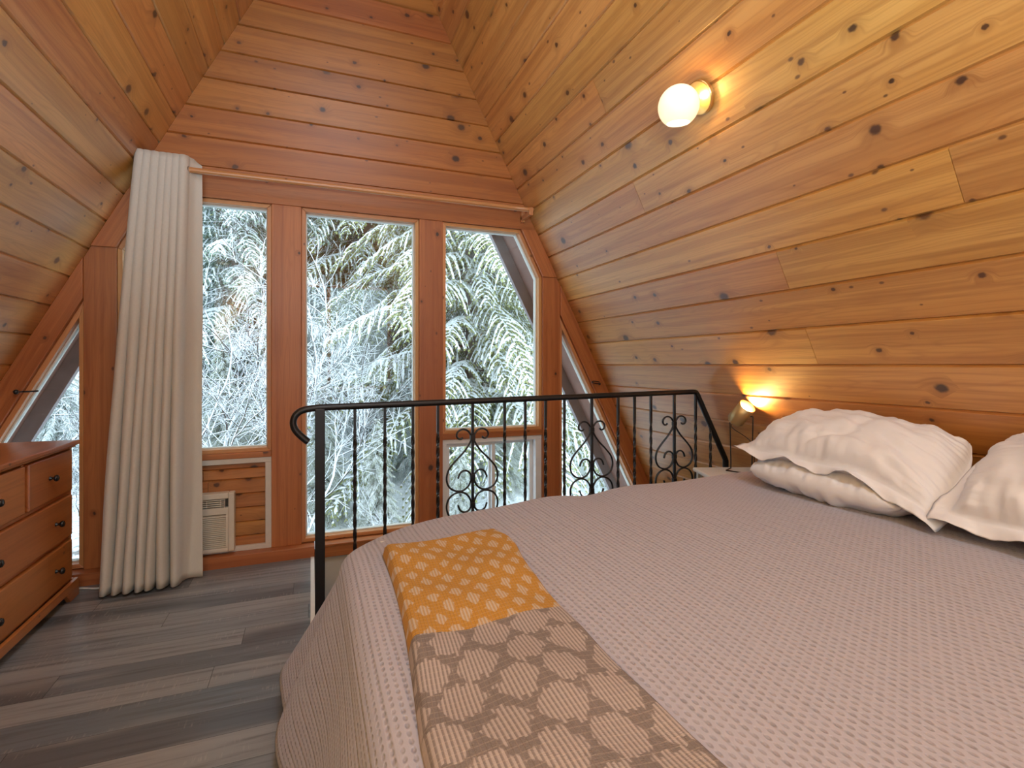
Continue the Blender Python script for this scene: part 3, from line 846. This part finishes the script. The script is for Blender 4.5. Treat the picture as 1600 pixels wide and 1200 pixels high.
tag(m_.build('cord', M['cable'], smooth=True), 'thin white cord on the floor between dresser and curtain', 'cord')

# small black hooks on the slanting trims
m_ = MB()
px = -1.505
m_.tube([(px, 3.612, 1.098), (px + .035, 3.606, 1.099), (px + .075, 3.612, 1.100), (px + .078, D + .005, 1.100)], .0045, 8)
m_.lathe([(0, -.014), (.009, -.010), (.013, 0), (.009, .010), (0, .014)], Matrix.Translation((px, 3.612, 1.098)), 16)
tag(m_.build('latch', M['iron'], smooth=True), 'black ball-ended latch on the slanting trim above the dresser', 'latch')
m_ = MB()
m_.tube(catmull([(2.150, 3.60, 1.093), (2.115, 3.595, 1.096), (2.085, 3.60, 1.105), (2.10, 3.60, 1.115), (2.15, 3.605, 1.108), (2.165, 3.63, 1.105)]), .0045, 8)
m_.lathe([(0, -.010), (.008, -.007), (.010, 0), (.008, .007), (0, .010)], Matrix.Translation((2.158, 3.606, 1.092)), 14)
tag(m_.build('latch', M['iron'], smooth=True), 'black hooked latch on the slanting trim behind the railing', 'latch')

# ------------------------------------------------------------------ stair railing
def make_rail():
    r = empty('stair_railing', (1.2, 2.5, 0), 'black wrought iron stair railing with scroll panels behind the bed', 'railing')
    xl, xr_ = 0.036, 2.163
    yl, yr = 2.46, 2.50
    zl, zr_ = 1.052, 1.080
    def Y(x): return yl + (yr - yl) * (x - xl) / (xr_ - xl)
    def Z(x): return zl + (zr_ - zl) * (x - xl) / (xr_ - xl)
    # hand rail: flat bar with a curled left end and a sloping right end
    pts = [(-0.012, 0.905), (-0.040, 0.930), (-0.066, 0.962), (-0.074, 0.995), (-0.062, 1.028), (-0.030, 1.048), (0.036, Z(0.036) + .004)]
    pts = catmull([(x, Y(0), z) for x, z in pts], 6)
    pts += [Vector((x, Y(x), Z(x) + .004)) for x in [0.2 + i * .2 for i in range(10)]]
    pts += catmull([(2.135, Y(2.135), Z(2.135) + .004), (2.160, Y(2.16), Z(2.16) + .001), (2.176, Y(2.17), Z(2.17) - .018)], 4)
    pts += [Vector((2.385, 2.50, 0.672)), Vector((2.393, 2.50, 0.655)), Vector((2.394, 2.50, 0.10))]
    m_ = MB(); m_.tube(pts, 0.0155, 8, 0, True, 0, 1.35, up0=(0, 1, 0)); m_.build('handrail', M['iron'], r, smooth=True)
    m_ = MB(); m_.box((xl - .021, Y(0) - .021, 0.0), (xl + .021, Y(0) + .021, Z(0))); m_.build('post', M['iron'], r, bevel=.003)
    m_ = MB(); m_.box((xl, 2.468, 0.10), (2.39, 2.492, 0.115)); m_.build('bottom_rail', M['iron'], r, bevel=.002)
    for i, x in enumerate((0.186, 0.321, 0.452, 0.574, 0.923, 1.038, 1.156, 1.268, 1.609, 1.72, 1.834, 2.162, 2.275)):
        zt = Z(x) if x < 2.2 else 0.872
        m_ = MB(); N = 72
        pts = []; 
        z0 = .10
        def tw(z): 
            a = min(max((z - .32) / .6, 0), 1); return a
        base = len(m_.v)
        for k in range(N + 1):
            z = z0 + (zt - z0) * k / N
            ang = PI / 4 + tw(z) * PI * 5
            for q in range(4):
                a = ang + q * PI / 2
                m_.v.append((x + .0088 * math.cos(a), Y(min(x, xr_)) + .0088 * math.sin(a), z))
            if k:
                for q in range(4):
                    q2 = (q + 1) % 4
                    m_.face((base + (k - 1) * 4 + q, base + (k - 1) * 4 + q2, base + k * 4 + q2, base + k * 4 + q))
        m_.face([base + q for q in range(4)][::-1]); m_.face([base + N * 4 + q for q in range(4)])
        m_.build('baluster', M['iron'], r)
    ctrl = [(322, 412), (313, 422), (296, 420), (284, 402), (292, 378), (318, 364), (348, 370), (368, 392), (377, 415), (366, 450), (330, 500), (270, 560), (235, 605), (222, 655), (234, 700), (265, 728), (310, 737), (350, 718), (372, 680), (373, 645), (355, 620), (328, 615), (305, 630), (293, 660)]
    S = 0.00082
    for x in (0.751, 1.438, 2.002):
        y = Y(x); zc = 0.618 + 0.012 * (x - .75)
        m_ = MB(); m_.box((x - .0065, y - .0065, .10), (x + .0065, y + .0065, Z(x))); m_.build('centre_bar', M['iron'], r)
        for sx in (-1, 1):
            for sz in (1, -1):
                m_ = MB()
                P = catmull([(x + sx * (384 - a) * S, y, zc + sz * (740 - b) * S) for a, b in ctrl], 5)
                m_.tube(P, 0.0050, 6, 0, True, 0, 1.5, up0=(0, 1, 0)); m_.build('scroll', M['iron'], r, smooth=True)
        for z in (zc + .265, zc + .07, zc - .07, zc - .265):
            m_ = MB(); m_.box((x - .0125, y - .010, z - .012), (x + .0125, y + .010, z + .012)); m_.build('collar', M['iron'], r, bevel=.002)
make_rail()

# ------------------------------------------------------------------ bed
BX0, BX1, BY0, BY1 = 0.16, 2.30, 0.38, 2.03
def bed_top(x, y):
    t = min(max((x - BX0) / 1.9, 0), 1)
    z = 0.632 + 0.058 * t ** 0.8
    z += 0.006 * math.sin(3.1 * x + 1.3 * y) + 0.005 * math.sin(5.3 * x - 2.2 * y + 1)
    z += 0.012 * math.exp(-((x - 1.40) / .14) ** 2) * max(0, min(1, (y - 1.2) / .8)) + 0.010 * math.exp(-((x - .95) / .13) ** 2) * max(0, min(1, (y - 1.5) / .5))
    z -= 0.010 * math.exp(-((x - 1.16) / .09) ** 2) * max(0, min(1, (y - 1.4) / .6)) 
    return z
r = empty('bed', ((BX0 + BX1) / 2, (BY0 + BY1) / 2, 0), 'low double bed under the waffle bedspread, its head against the right slope', 'bed')
m_ = MB(); m_.box((BX0 + .03, BY0 + .03, .30), (BX1, BY1 - .04, .60)); mo = m_.build('mattress', M['mattress'], r, bevel=.05)
m_ = MB(); m_.box((BX0 + .05, BY0 + .05, .16), (BX1, BY1 - .06, .30)); m_.build('bed_base', M['dark_wood'], r, bevel=.01)
for x in (BX0 + .12, BX1 - .12):
    for y in (BY0 + .12, BY1 - .14):
        m_ = MB(); m_.box((x - .03, y - .03, 0), (x + .03, y + .03, .16)); m_.build('leg', M['dark_wood'], r, bevel=.004)

def make_coverlet():
    m_ = MB()
    Lx, Ly = BX1 - BX0, BY1 - BY0
    sk = 0.60; rr = 0.075
    def drape(e, flare, top):
        """distance e past the edge -> (outward, drop)"""
        if e <= 0: return 0.0, 0.0
        q = rr * PI / 2
        if e < q:
            a = e / rr; return rr * math.sin(a), rr * (1 - math.cos(a))
        h = e - q
        return rr + h * flare, rr + h * math.sqrt(max(0.05, 1 - flare * flare))
    def F(i, j):
        p = -sk + i * (Lx + sk); q = -0.5 + j * (Ly + 0.5 + sk)
        Rc = 0.22; sy = 1
        if q < 0:
            ex, ey = max(0, -p), -q; e = math.hypot(ex, ey); th = math.atan2(ey, ex); sy = -1
            xc, yc = BX0 + max(p, 0), BY0
        else:
            dx, dy = max(0, Rc - p), max(0, q - (Ly - Rc))
            h = math.hypot(dx, dy); e = h - Rc; th = math.atan2(dy, dx) if h > 0 else 0
            if e > 0: xc, yc = BX0 + Rc + max(p - Rc, 0) - Rc * math.cos(th), BY0 + min(q, Ly - Rc) + Rc * math.sin(th)
            else: xc, yc = BX0 + p, BY0 + q
        s2 = max(0, math.sin(2 * th))
        if e > 0: e *= 1 - 0.22 * s2
        fl = 0.27 * math.cos(th) ** 2 + 0.06 * math.sin(th) ** 2 + 0.34 * max(0, math.sin(2 * th + .25)) ** 2.0
        if th < .02: fl += 0.05 * math.sin(4.2 * yc + .4)
        top = bed_top(xc, yc)
        # the padded edge sinks a little towards the foot corner
        cd = math.hypot(xc - BX0, yc - BY1); top -= 0.045 * math.exp(-(cd / .22) ** 2)
        o, d = drape(e, fl, top)
        z = top - d
        x = xc - o * math.cos(th); y = yc + sy * o * math.sin(th)
        # soft folds on the hanging part
        h = max(0, e - .1)
        x -= 0.05 * h * math.sin(7.5 * yc + 1.0) * math.cos(th)
        y += 0.05 * h * math.sin(8 * xc) * math.sin(th)
        y = min(y, 2.425)
        if z < 0.012: z = 0.012
        return Vector((x, y, z))
    m_.grid(F, 150, 150, lambda i, j: (-sk + i * (Lx + sk), -0.5 + j * (Ly + 0.5 + sk)))
    o = m_.build('bedspread', M['coverlet'], smooth=True)
    tag(o, 'pale mauve waffle-weave bedspread draped over the bed', 'bedspread')
    s_ = o.modifiers.new('solid', 'SOLIDIFY'); s_.thickness = 0.008; s_.offset = -1
make_coverlet()

# ------------------------------------------------------------------ throw
def make_throw():
    m_ = MB()
    W, L, T = 0.40, 1.36, 0.030
    def centre(u, v):
        # v 0 = far end; local across u in 0..1
        y = 1.700 - v * L
        xl = 0.212 - 0.050 * min(1, v / .65) ** 1.2 + .012 * math.sin(5 * v) ; xr_ = 0.590 - 0.045 * v + 0.012 * math.sin(7 * v + 1) + .02*math.exp(-((v-.1)/.1)**2)
        x = xl + (xr_ - xl) * u
        y += 0.018 * math.sin(PI * u) * 0 + (-0.012 + 0.030 * abs(u - .28)) * math.exp(-v / .06) + 0.05 * u * math.exp(-v / .25) * 0.3
        return x, y
    nu, nv = 64, 150
    def top(u, v):
        x, y = centre(u, v)
        eu = min(u, 1 - u) * W; ev = min(v, 1 - v) * L
        e = min(eu, ev)
        k = min(1, e / .022); prof = math.sqrt(max(0, 1 - (1 - k) ** 2))
        bump_ = 0.004 * math.sin(9 * u + 4 * v) + 0.004 * math.sin(17 * v + 5 * u) + 0.003 * math.sin(31 * v - 8 * u)
        wr = 0.008 * math.exp(-((v - .02) / .05) ** 2) * math.exp(-(u / .12) ** 2) 
        return Vector((x, y, bed_top(x, y) + .003 + (T + bump_ + wr) * prof))
    def bot(u, v):
        x, y = centre(u, v); return Vector((x, y, bed_top(x, y) + .003))
    uvf = lambda u, v: (u * W, v * L)
    m_.grid(top, nu, nv, uvf, flip=True); m_.grid(bot, 24, 60, uvf)
    o = m_.build('throw_blanket', M['throw'], smooth=True)
    tag(o, 'folded mustard and grey woven throw with pale diamonds on the bed', 'blanket')
make_throw()

# ------------------------------------------------------------------ pillows
def pillow(name, label, M4, w, h, t, flange, seed, droop=0.0, wr=1.0):
    rg = random.Random(seed); m_ = MB()
    off = Vector((rg.random() * 50, rg.random() * 50, 0))
    N = 84
    fw, fh = flange / (w / 2), flange / (h / 2)
    def S(sign):
        def f(i, j):
            u = (i * 2 - 1) * (1 + fw); v = (j * 2 - 1); v *= (1 + fh) if v < 0 else (1 + .1 * fh)
            bu, bv = min(max(u, -1), 1), min(max(v, -1), 1)
            prof = max((1 - abs(bu) ** 2.4) * (1 - abs(bv) ** 2.4), 0) ** 0.50
            cr = 1 - (0.05 if flange and bv < 0 else 0.15) * (bu * bu * bv * bv)
            if abs(u) > 1: u = math.copysign(1 + (abs(u) - 1) * min(1, max(.06, .5 - .7 * bv)), u)
            x = u * w / 2 * (1 - 0.035 * (1 - bv * bv) * abs(bu)) * cr
            y = v * h / 2 * (1 - 0.045 * (1 - bu * bu) * abs(bv)) * cr
            z = sign * t / 2 * prof
            n1 = mnoise.noise(Vector((u * 1.6, v * 1.6, sign * 3)) + off); n2 = mnoise.noise(Vector((u * 4.5 + v * 1.5, v * 3.5, sign * 5)) + off)
            n3 = mnoise.noise(Vector((u * 13, v * 2.0, sign * 7)) + off); n4 = mnoise.noise(Vector((u * 3.0, v * 14, sign * 9)) + off)
            ev = math.exp(-(1 - abs(bv)) / .30) * min(prof * 4, 1); eu = math.exp(-(1 - abs(bu)) / .25) * min(prof * 4, 1)
            z += sign * wr * (0.016 * n1 * prof + 0.013 * n2 * min(prof * 2, 1) + 0.016 * n3 * ev + 0.014 * n4 * eu)
            # a few sharp creases
            z -= sign * wr * 0.010 * prof * math.exp(-((u - .15 - .5 * v + .25 * n1) / .05) ** 2) * max(0, .5 - v)
            fl = max(abs(u) - 1, abs(v) - 1, 0) / max(fw, 1e-6) if flange else 0
            z += fl * (0.010 * math.sin(9 * u + 5 * v + seed) + 0.006 * mnoise.noise(Vector((u * 9, v * 5, 31)) + off))
            if sign < 0 and prof < .05 and 0 < i < 1 and 0 < j < 1: z -= 0.004
            P = M4 @ Vector((x, y, z))
            if droop and u > 0.2:
                P.z -= droop * ((u - .2) / .9) ** 2 * max(0, .5 - .6 * v)
            return P
        return f
    m_.grid(S(1), N, N, lambda i, j: (i * w, j * h)); m_.grid(S(-1), N, N, lambda i, j: (i * w, j * h), flip=True)
    o = m_.build(name, M['cotton'], smooth=True, weld=True)
    return tag(o, label, 'pillow')
def pose(c, xdir, ydir):
    x = Vector(xdir).normalized(); y = Vector(ydir); y = (y - x * y.dot(x)).normalized(); z = x.cross(y)
    R = Matrix((x, y, z)).transposed().to_4x4()
    return Matrix.Translation(Vector(c)) @ R
# lower pillow lying flat
pillow('pillow', 'plain white pillow lying flat beneath the flanged pillow nearest the lamp', pose((2.06, 1.50, 0.775), (0.03, -1, -0.02), (1, 0, 0.06)), 0.72, 0.44, 0.18, 0.0, 3)
pillow('pillow', 'white flanged pillow lying on another, nearest the bedside lamp', pose((2.065, 1.470, 0.915), (0.03, -1, -0.03), (0.93, 0.0, 0.36)), 0.78, 0.37, 0.235, 0.045, 11, 0.10, 1.15)
pillow('pillow', 'white flanged pillow at the right edge of the photo, farther from the lamp', pose((2.085, 0.715, 0.890), (0.0, -1, 0.0), (0.74, 0.0, 0.56)), 0.68, 0.42, 0.25, 0.055, 23, 0, 1.15)

# ------------------------------------------------------------------ bedside table and lamp
def make_table():
    r = empty('bedside_table', (2.14, 2.25, 0), 'small white bedside table between the bed and the railing', 'table')
    a = math.radians(-20)
    R = Matrix.Rotation(a, 3, 'Z')
    m_ = MB(); m_.obox((2.165, 2.205, .648), (.36, .25, .022), R); m_.build('tabletop', M['white_table'], r, bevel=.008)
    for sx in (-1, 1):
        for sy in (-1, 1):
            p = Vector((2.165, 2.205, .318)) + R @ Vector((sx * .15, sy * .10, 0))
            m_ = MB(); m_.obox(p, (.025, .025, .637), R); m_.build('leg', M['white_table'], r, bevel=.003)
make_table()
def make_lamp():
    B = Vector((2.212, 2.195, .660))
    r = empty('table_lamp', B, 'small brass cylinder lamp on black wire stand, lit, on the bedside table', 'lamp')
    hx = Vector((0.36, -0.93, 0)).normalized()
    tl = B + Vector((0, 0, .305)) - hx * .064; trr = B + Vector((0, 0, .305)) + hx * .064
    bl = B - hx * .058; br = B + hx * .058
    fw = Vector((-0.93, -.36, 0)) * .06
    m_ = MB()
    P = [tl + hx * .025, tl, bl + Vector((0, 0, .05)), bl + Vector((0, 0, .008)) , bl + fw + Vector((0, 0, .004)), br + fw + Vector((0, 0, .004)), br + Vector((0, 0, .008)), br + Vector((0, 0, .05)), trr, trr - hx * .025]
    Q = []
    for a, b in zip(P[:-1], P[1:]): Q += [a, a.lerp(b, .15), a.lerp(b, .5), a.lerp(b, .85)]
    Q.append(P[-1])
    m_.tube(Q, .0032, 8); m_.build('stand', M['iron'], r, smooth=True)
    ax = Vector((0.05, -0.66, 0.70)).normalized()
    c = B + Vector((0, 0, .318)); R_, H_ = .046, .135
    Mx = frame_z(ax, c - ax * .075)
    m_ = MB()
    m_.lathe([(0, .0), (.02, .001), (.036, .006), (R_, .02), (R_, H_), (R_ - .003, H_), (R_ - .003, .02), (.02, .008), (0, .008)], Mx, 36)
    sh = m_.build('lamp_shade', M['lampbrass'], r, smooth=True)
    m_ = MB()
    m_.lathe([(0, .02), (.012, .02), (.012, .055), (.019, .065), (.027, .085), (.027, .10), (.019, .116), (0, .123)], Mx, 24)
    tag(m_.build('bulb', M['bulb'], r, smooth=True), 'glowing warm bulb')
    m_ = MB(); m_.tube(catmull([c - ax * .07, c - ax * .09 + Vector((0, 0, -.02)), br + Vector((0, 0, .16)), br + Vector((.02, 0, .02)), B + Vector((.10, -.03, .006))]), .0022, 6); m_.build('cable', M['iron'], r, smooth=True)
make_lamp()

# ------------------------------------------------------------------ wall sconces
def make_sconce(side, y, label):
    n = Vector((-side * SL, 0, -1)).normalized()
    z = 2.395
    C = Vector((slope_x(z, side), y, z))
    r = empty('wall_sconce', C, label, 'wall lamp', 'globe sconces')
    m_ = MB()
    m_.lathe([(0, .0), (.070, .0), (.070, .016), (.066, .020), (.014, .022), (.012, .03), (.010, .075), (0, .075)], frame_z(n, C), 40)
    m_.build('backplate', M['brass'], r, smooth=False, bevel=.001)
    G = C + n * .135
    l = bpy.data.lights.new('sconce_light', 'POINT'); l.energy = 1.8; l.color = (1.0, 0.58, 0.20); l.shadow_soft_size = .012
    lo = bpy.data.objects.new('sconce_light', l); COL.objects.link(lo); lo.location = C + n * .044 + Vector((0, -.014, 0))
    R_ = .084; op = .048
    m_ = MB()
    a0 = math.asin(op / R_)
    prof = []
    for k in range(29):
        a = a0 + (PI - a0) * k / 28
        prof.append((R_ * math.sin(a), -R_ * math.cos(a)))
    prof[-1] = (0.0, R_)
    ax = Vector((-0.06 * side, -0.10, 1)).normalized()
    m_.lathe(prof, frame_z(ax, G), 40)
    inner = [(p * .97, q * .97) for p, q in prof]
    m_.lathe([(prof[0][0], prof[0][1]), inner[0]], frame_z(ax, G), 40)
    m_.build('globe', M['globe'], r, smooth=True)
    m_ = MB(); hz = -R_ * math.cos(a0)
    m_.lathe([(0, hz + .008), (op * .96, hz + .003)], frame_z(ax, G), 32)
    tag(m_.build('globe_opening', M['globe_in'], r), 'bright open underside of the globe')
make_sconce(1, 1.765, 'lit opal globe sconce with round brass plate on the right slope above the bed')
make_sconce(-1, 1.55, 'matching globe sconce on the left slope, seen only mirrored in the window')

# ------------------------------------------------------------------ outside: hillside, conifers, bare saplings
def gz(x, y):
    z = -2.3 + 0.42 * max(0, y - 5) + 0.25 * max(0, y - 20)
    return z + 0.35 * mnoise.noise(Vector((x * .25, y * .25, 0))) + 0.12 * mnoise.noise(Vector((x * .9, y * .9, 4)))
m_ = MB()
m_.grid(lambda i, j: (-45 + 110 * i, 4.0 + 66 * j, gz(-45 + 110 * i, 4.0 + 66 * j)), 120, 110)
tag(struct(m_.build('ground', M['ground'], smooth=True)), 'snow-covered hillside behind the cabin')

class Fast:
    """plain vertices and faces, no texture coordinates"""
    def __init__(s): s.v = []; s.f = []
    def build(s, name, mat, parent):
        me = bpy.data.meshes.new(name); me.from_pydata(s.v, [], s.f); me.materials.append(mat); me.update()
        o = bpy.data.objects.new(name, me); COL.objects.link(o); o.parent = parent
        return o
    def leaf(s, px, py, pz, dx, dy, dz, sx, sy, l, w):
        b = len(s.v)
        mx, my, mz = px + dx * l * .5, py + dy * l * .5, pz + dz * l * .5
        s.v += [(px, py, pz), (mx + sx * w, my + sy * w, mz - w * .5), (px + dx * l, py + dy * l, pz + dz * l - l * .12), (mx - sx * w, my - sy * w, mz - w * .5)]
        s.f.append((b, b + 1, b + 2, b + 3))
def conifer_mesh(rg, H, R, step, droop):
    """boughs of drooping twigs, each twig a double row of needle tufts with snow on top"""
    g, s, t = Fast(), Fast(), MB()
    U = rg.uniform; RND = rg.random
    t.tube([(0.03 * math.sin(k), 0.03 * math.cos(k * 1.7), H * k / 10) for k in range(11)], [0.02 + 0.010 * H * (1 - k / 10) for k in range(11)], 8)
    def twig(p, d, L, dr, heavy):
        d = d.normalized(); sx, sy = -d.y, d.x
        n = max(2, int(L / .048)); prev = None
        for k in range(n + 1):
            f = k / n
            x, y, z = p.x + d.x * L * f, p.y + d.y * L * f, p.z + d.z * L * f - dr * f * f * L
            dz = d.z - 2 * dr * f
            for sg in (-1, 1):
                a = U(.5, 1.0) * sg; c = U(.4, .9)
                lx, ly = d.x * c + sx * a, d.y * c + sy * a; lz = dz * .7 - U(.15, .75)
                q = 1 / math.sqrt(lx * lx + ly * ly + lz * lz); lx *= q; ly *= q; lz *= q
                l = U(.06, .115) * (1.05 - .35 * f); w = U(.013, .021)
                hx, hy = -ly, lx; hq = 1 / max(math.hypot(hx, hy), .2); hx *= hq; hy *= hq
                g.leaf(x, y, z, lx, ly, lz, hx, hy, l, w)
                if RND() < heavy: s.leaf(x, y, z + .014, lx, ly, lz * .8, hx, hy, l * U(.6, .95), w * 1.25)
            # puffy snow ridge along the twig
            w = U(.012, .034) * (1.1 - .5 * f) * (1 if RND() < heavy + .15 else .25)
            b = len(s.v)
            s.v += [(x - sx * w, y - sy * w, z + .006), (x, y, z + .012 + w * .7), (x + sx * w, y + sy * w, z + .006)]
            if prev is not None:
                s.f += [(prev, prev + 1, b + 1, b), (prev + 1, prev + 2, b + 2, b + 1)]
            prev = b
    z = 0.03 * H
    while z < H * 0.985:
        fr = 1 - z / H
        Lb = R * (fr ** 0.75) * (0.8 + 0.4 * RND()) + 0.12
        nb = 6 if fr > .3 else 5
        a0 = RND() * 6.28
        for b in range(nb):
            a = a0 + 2 * PI * b / nb + U(-.3, .3)
            L = Lb * U(.7, 1.12)
            d = Vector((math.cos(a), math.sin(a), 0)); sd = Vector((-d.y, d.x, 0))
            zz = z + U(-.1, .1); dr = droop * U(.7, 1.3); heavy = U(.24, .66)
            def stem(q): return Vector((0, 0, zz)) + d * q + Vector((0, 0, 0.14 * q - dr * q * q / max(L, .5)))
            t.tube([stem(L * k / 4) for k in range(5)], [0.020 * (1 - k / 5) for k in range(5)], 4, caps=False)
            q = 0.10 * L; sgn = 1
            while q < L:
                f = q / L
                tl = (0.08 + 0.30 * L * (f ** .4) * (1 - f) ** .6) * U(.65, 1.2)
                dirv = d * U(.5, .8) + sd * sgn * U(.6, .95)
                twig(stem(q), dirv, min(tl, .75), U(.45, 1.1), heavy)
                sgn = -sgn; q += step * U(.6, 1.3)
            twig(stem(L * .6), d + Vector((0, 0, .14 - dr * 1.3)), L * .42, dr * .5, heavy)
        z += (0.19 + 0.10 * fr) * U(.8, 1.2) * (H / 12) ** .5
    return g, s, t
def place_tree(proto, loc, rot, sc, label=None, group=None):
    r = proto.copy(); COL.objects.link(r); r.location = loc; r.rotation_euler = (0, 0, rot); r.scale = (sc, sc, sc)
    if label: r['label'] = label
    if group: r['group'] = group
    for ch in proto.children:
        c = ch.copy(); COL.objects.link(c); c.parent = r; c.matrix_parent_inverse = Matrix()
    return r
def make_conifer(seed, H, R, step, droop, ndl, loc, rot, sc, label, group):
    rg = random.Random(seed)
    g, s, t = conifer_mesh(rg, H, R, step, droop)
    r = empty('conifer', (0, 0, 0), label, 'tree', group)
    for nm, b, mt in (('foliage', g, M[ndl]), ('snow_cover', s, M['snow']), ('trunk', t, M['bark'])):
        o = b.build(nm, mt, r); o.matrix_parent_inverse = Matrix()
        if nm == 'snow_cover': o['label'] = 'white snow lying on the boughs'
    r.location = loc; r.rotation_euler = (0, 0, rot); r.scale = (sc, sc, sc)
    return r
def at(px, Y):
    u = (px - 800) / 806.0; s_, c_ = math.sin(math.radians(21.26)), math.cos(math.radians(21.26))
    return (s_ + u * c_) / (c_ - u * s_) * Y
def gl(x, y): return (x, y, gz(x, y) - .1)
GB = 'snow-laden conifers on the hillside'
x = at(735, 9.8)
A = make_conifer(1, 13, 3.1, 0.060, .6, 'needles', gl(x, 9.8), 0.4, 1.0, 'large olive-green snowy conifer outside the cut-corner window', 'snowy conifers near the cabin')
x = at(575, 13.5)
B_ = make_conifer(2, 14, 3.0, 0.065, .65, 'needles', gl(x, 13.5), 1.1, 1.0, 'snowy conifer filling the upper part of the tall middle window', 'snowy conifers near the cabin')
x = at(370, 12.5)
C_ = make_conifer(3, 11, 2.3, 0.06, .55, 'needles_blue', gl(x, 12.5), 2.0, 1.0, 'blue-green snowy conifer outside the window above the air conditioner', 'snowy conifers near the cabin')
lab = 'snow-laden conifer on the hillside behind the nearest trees'
rg = random.Random(5)
spots = []
for row, (Y, stepx) in enumerate(((18, 2.9), (23, 3.2), (30, 3.8), (39, 5.0))):
    xx = -0.62 * Y + rg.random()
    while xx < 0.95 * Y:
        spots.append((xx + rg.uniform(-.7, .7), Y + rg.uniform(-1.6, 1.6))); xx += stepx * rg.uniform(.85, 1.2)
for i, (xx, yy) in enumerate(spots):
    place_tree((A, B_, C_)[i % 3], gl(xx, yy), rg.random() * 6.28, rg.uniform(.8, 1.25), lab, GB)

YG = 'young snow-bent conifers near the cabin'
yl = 'young snow-bent conifer low on the slope just outside'
for i, (px, Y, sc) in enumerate(((505, 8.2, .16), (590, 7.6, .14), (640, 9.0, .2), (350, 9.6, .17), (420, 10.5, .2), (545, 10.2, .24), (720, 7.2, .12), (790, 8.4, .15), (330, 7.4, .11), (610, 11.5, .22), (470, 12.5, .25), (90, 9.5, .2), (40, 11, .25))):
    x = at(px, Y); place_tree((B_, A, C_)[i % 3], gl(x, Y), i * 1.3, sc, yl, YG)

def sapling_mesh(rg, H):
    m_ = MB()
    def branch(p, d, L, r_, lv):
        n = max(3, int(L / .16)); pts = [p]; q = p.copy(); dd = d.normalized()
        for k in range(n):
            dd = (dd + Vector((rg.uniform(-.22, .22), rg.uniform(-.22, .22), rg.uniform(-.14, .16)))).normalized()
            q = q + dd * (L / n); pts.append(q.copy())
        m_.tube(pts, [r_ * (1 - .75 * k / n) + .0026 for k in range(n + 1)], 5 if lv == 0 else 4, caps=False)
        if lv < 3:
            nb = (int(11 * H / 3), 7, 5)[lv]
            for b in range(nb):
                f = rg.uniform(.15, 1.0); k = min(int(f * n), n - 1)
                a = rg.random() * 6.28
                t = (pts[k + 1] - pts[k]).normalized(); o = t.orthogonal().normalized(); o = Matrix.Rotation(a, 3, t) @ o
                nd = t * rg.uniform(.35, .8) + o * rg.uniform(.6, 1.0) + Vector((0, 0, .12 if lv else .2))
                branch(pts[k], nd, L * rg.uniform(.32, .6) * (1 - .35 * f), r_ * .55 * (1 - .4 * f), lv + 1)
    branch(Vector((0, 0, 0)), Vector((rg.uniform(-.25, .25), rg.uniform(-.2, .2), 1)), H, .017, 0)
    return m_
protos = []
sl = 'bare snow-coated sapling tangled among the others on the slope'
for k in range(4):
    m_ = sapling_mesh(random.Random(40 + k), 3.2)
    o = m_.build('bare_sapling', M['snowy_twig'], smooth=True); tag(o, sl, 'bare tree', 'bare snowy saplings'); protos.append(o)
rg = random.Random(9)
sp = []
for px in (15, 60, 100, 325, 350, 375, 400, 430, 470, 500, 520, 560):
    Y = rg.uniform(6.5, 9.5); sp.append((at(px, Y) + rg.uniform(-.3, .3), Y, rg.uniform(.8, 1.3)))
for k in range(30):
    Y = rg.uniform(6.2, 10); sp.append((at(rg.uniform(-40, 1060), Y), Y, rg.uniform(.28, .6)))
for k in range(60):
    Y = rg.uniform(9.5, 22); sp.append((at(rg.uniform(-60, 1080), Y), Y, rg.uniform(.7, 1.4)))
for i, (x, y, sc) in enumerate(sp):
    if i < 4: o = protos[i]
    else: o = protos[i % 4].copy(); COL.objects.link(o)
    o.location = gl(x, y); o.rotation_euler = (rg.uniform(-.25, .25), rg.uniform(-.35, .35), rg.random() * 6.28); o.scale = (sc,) * 3
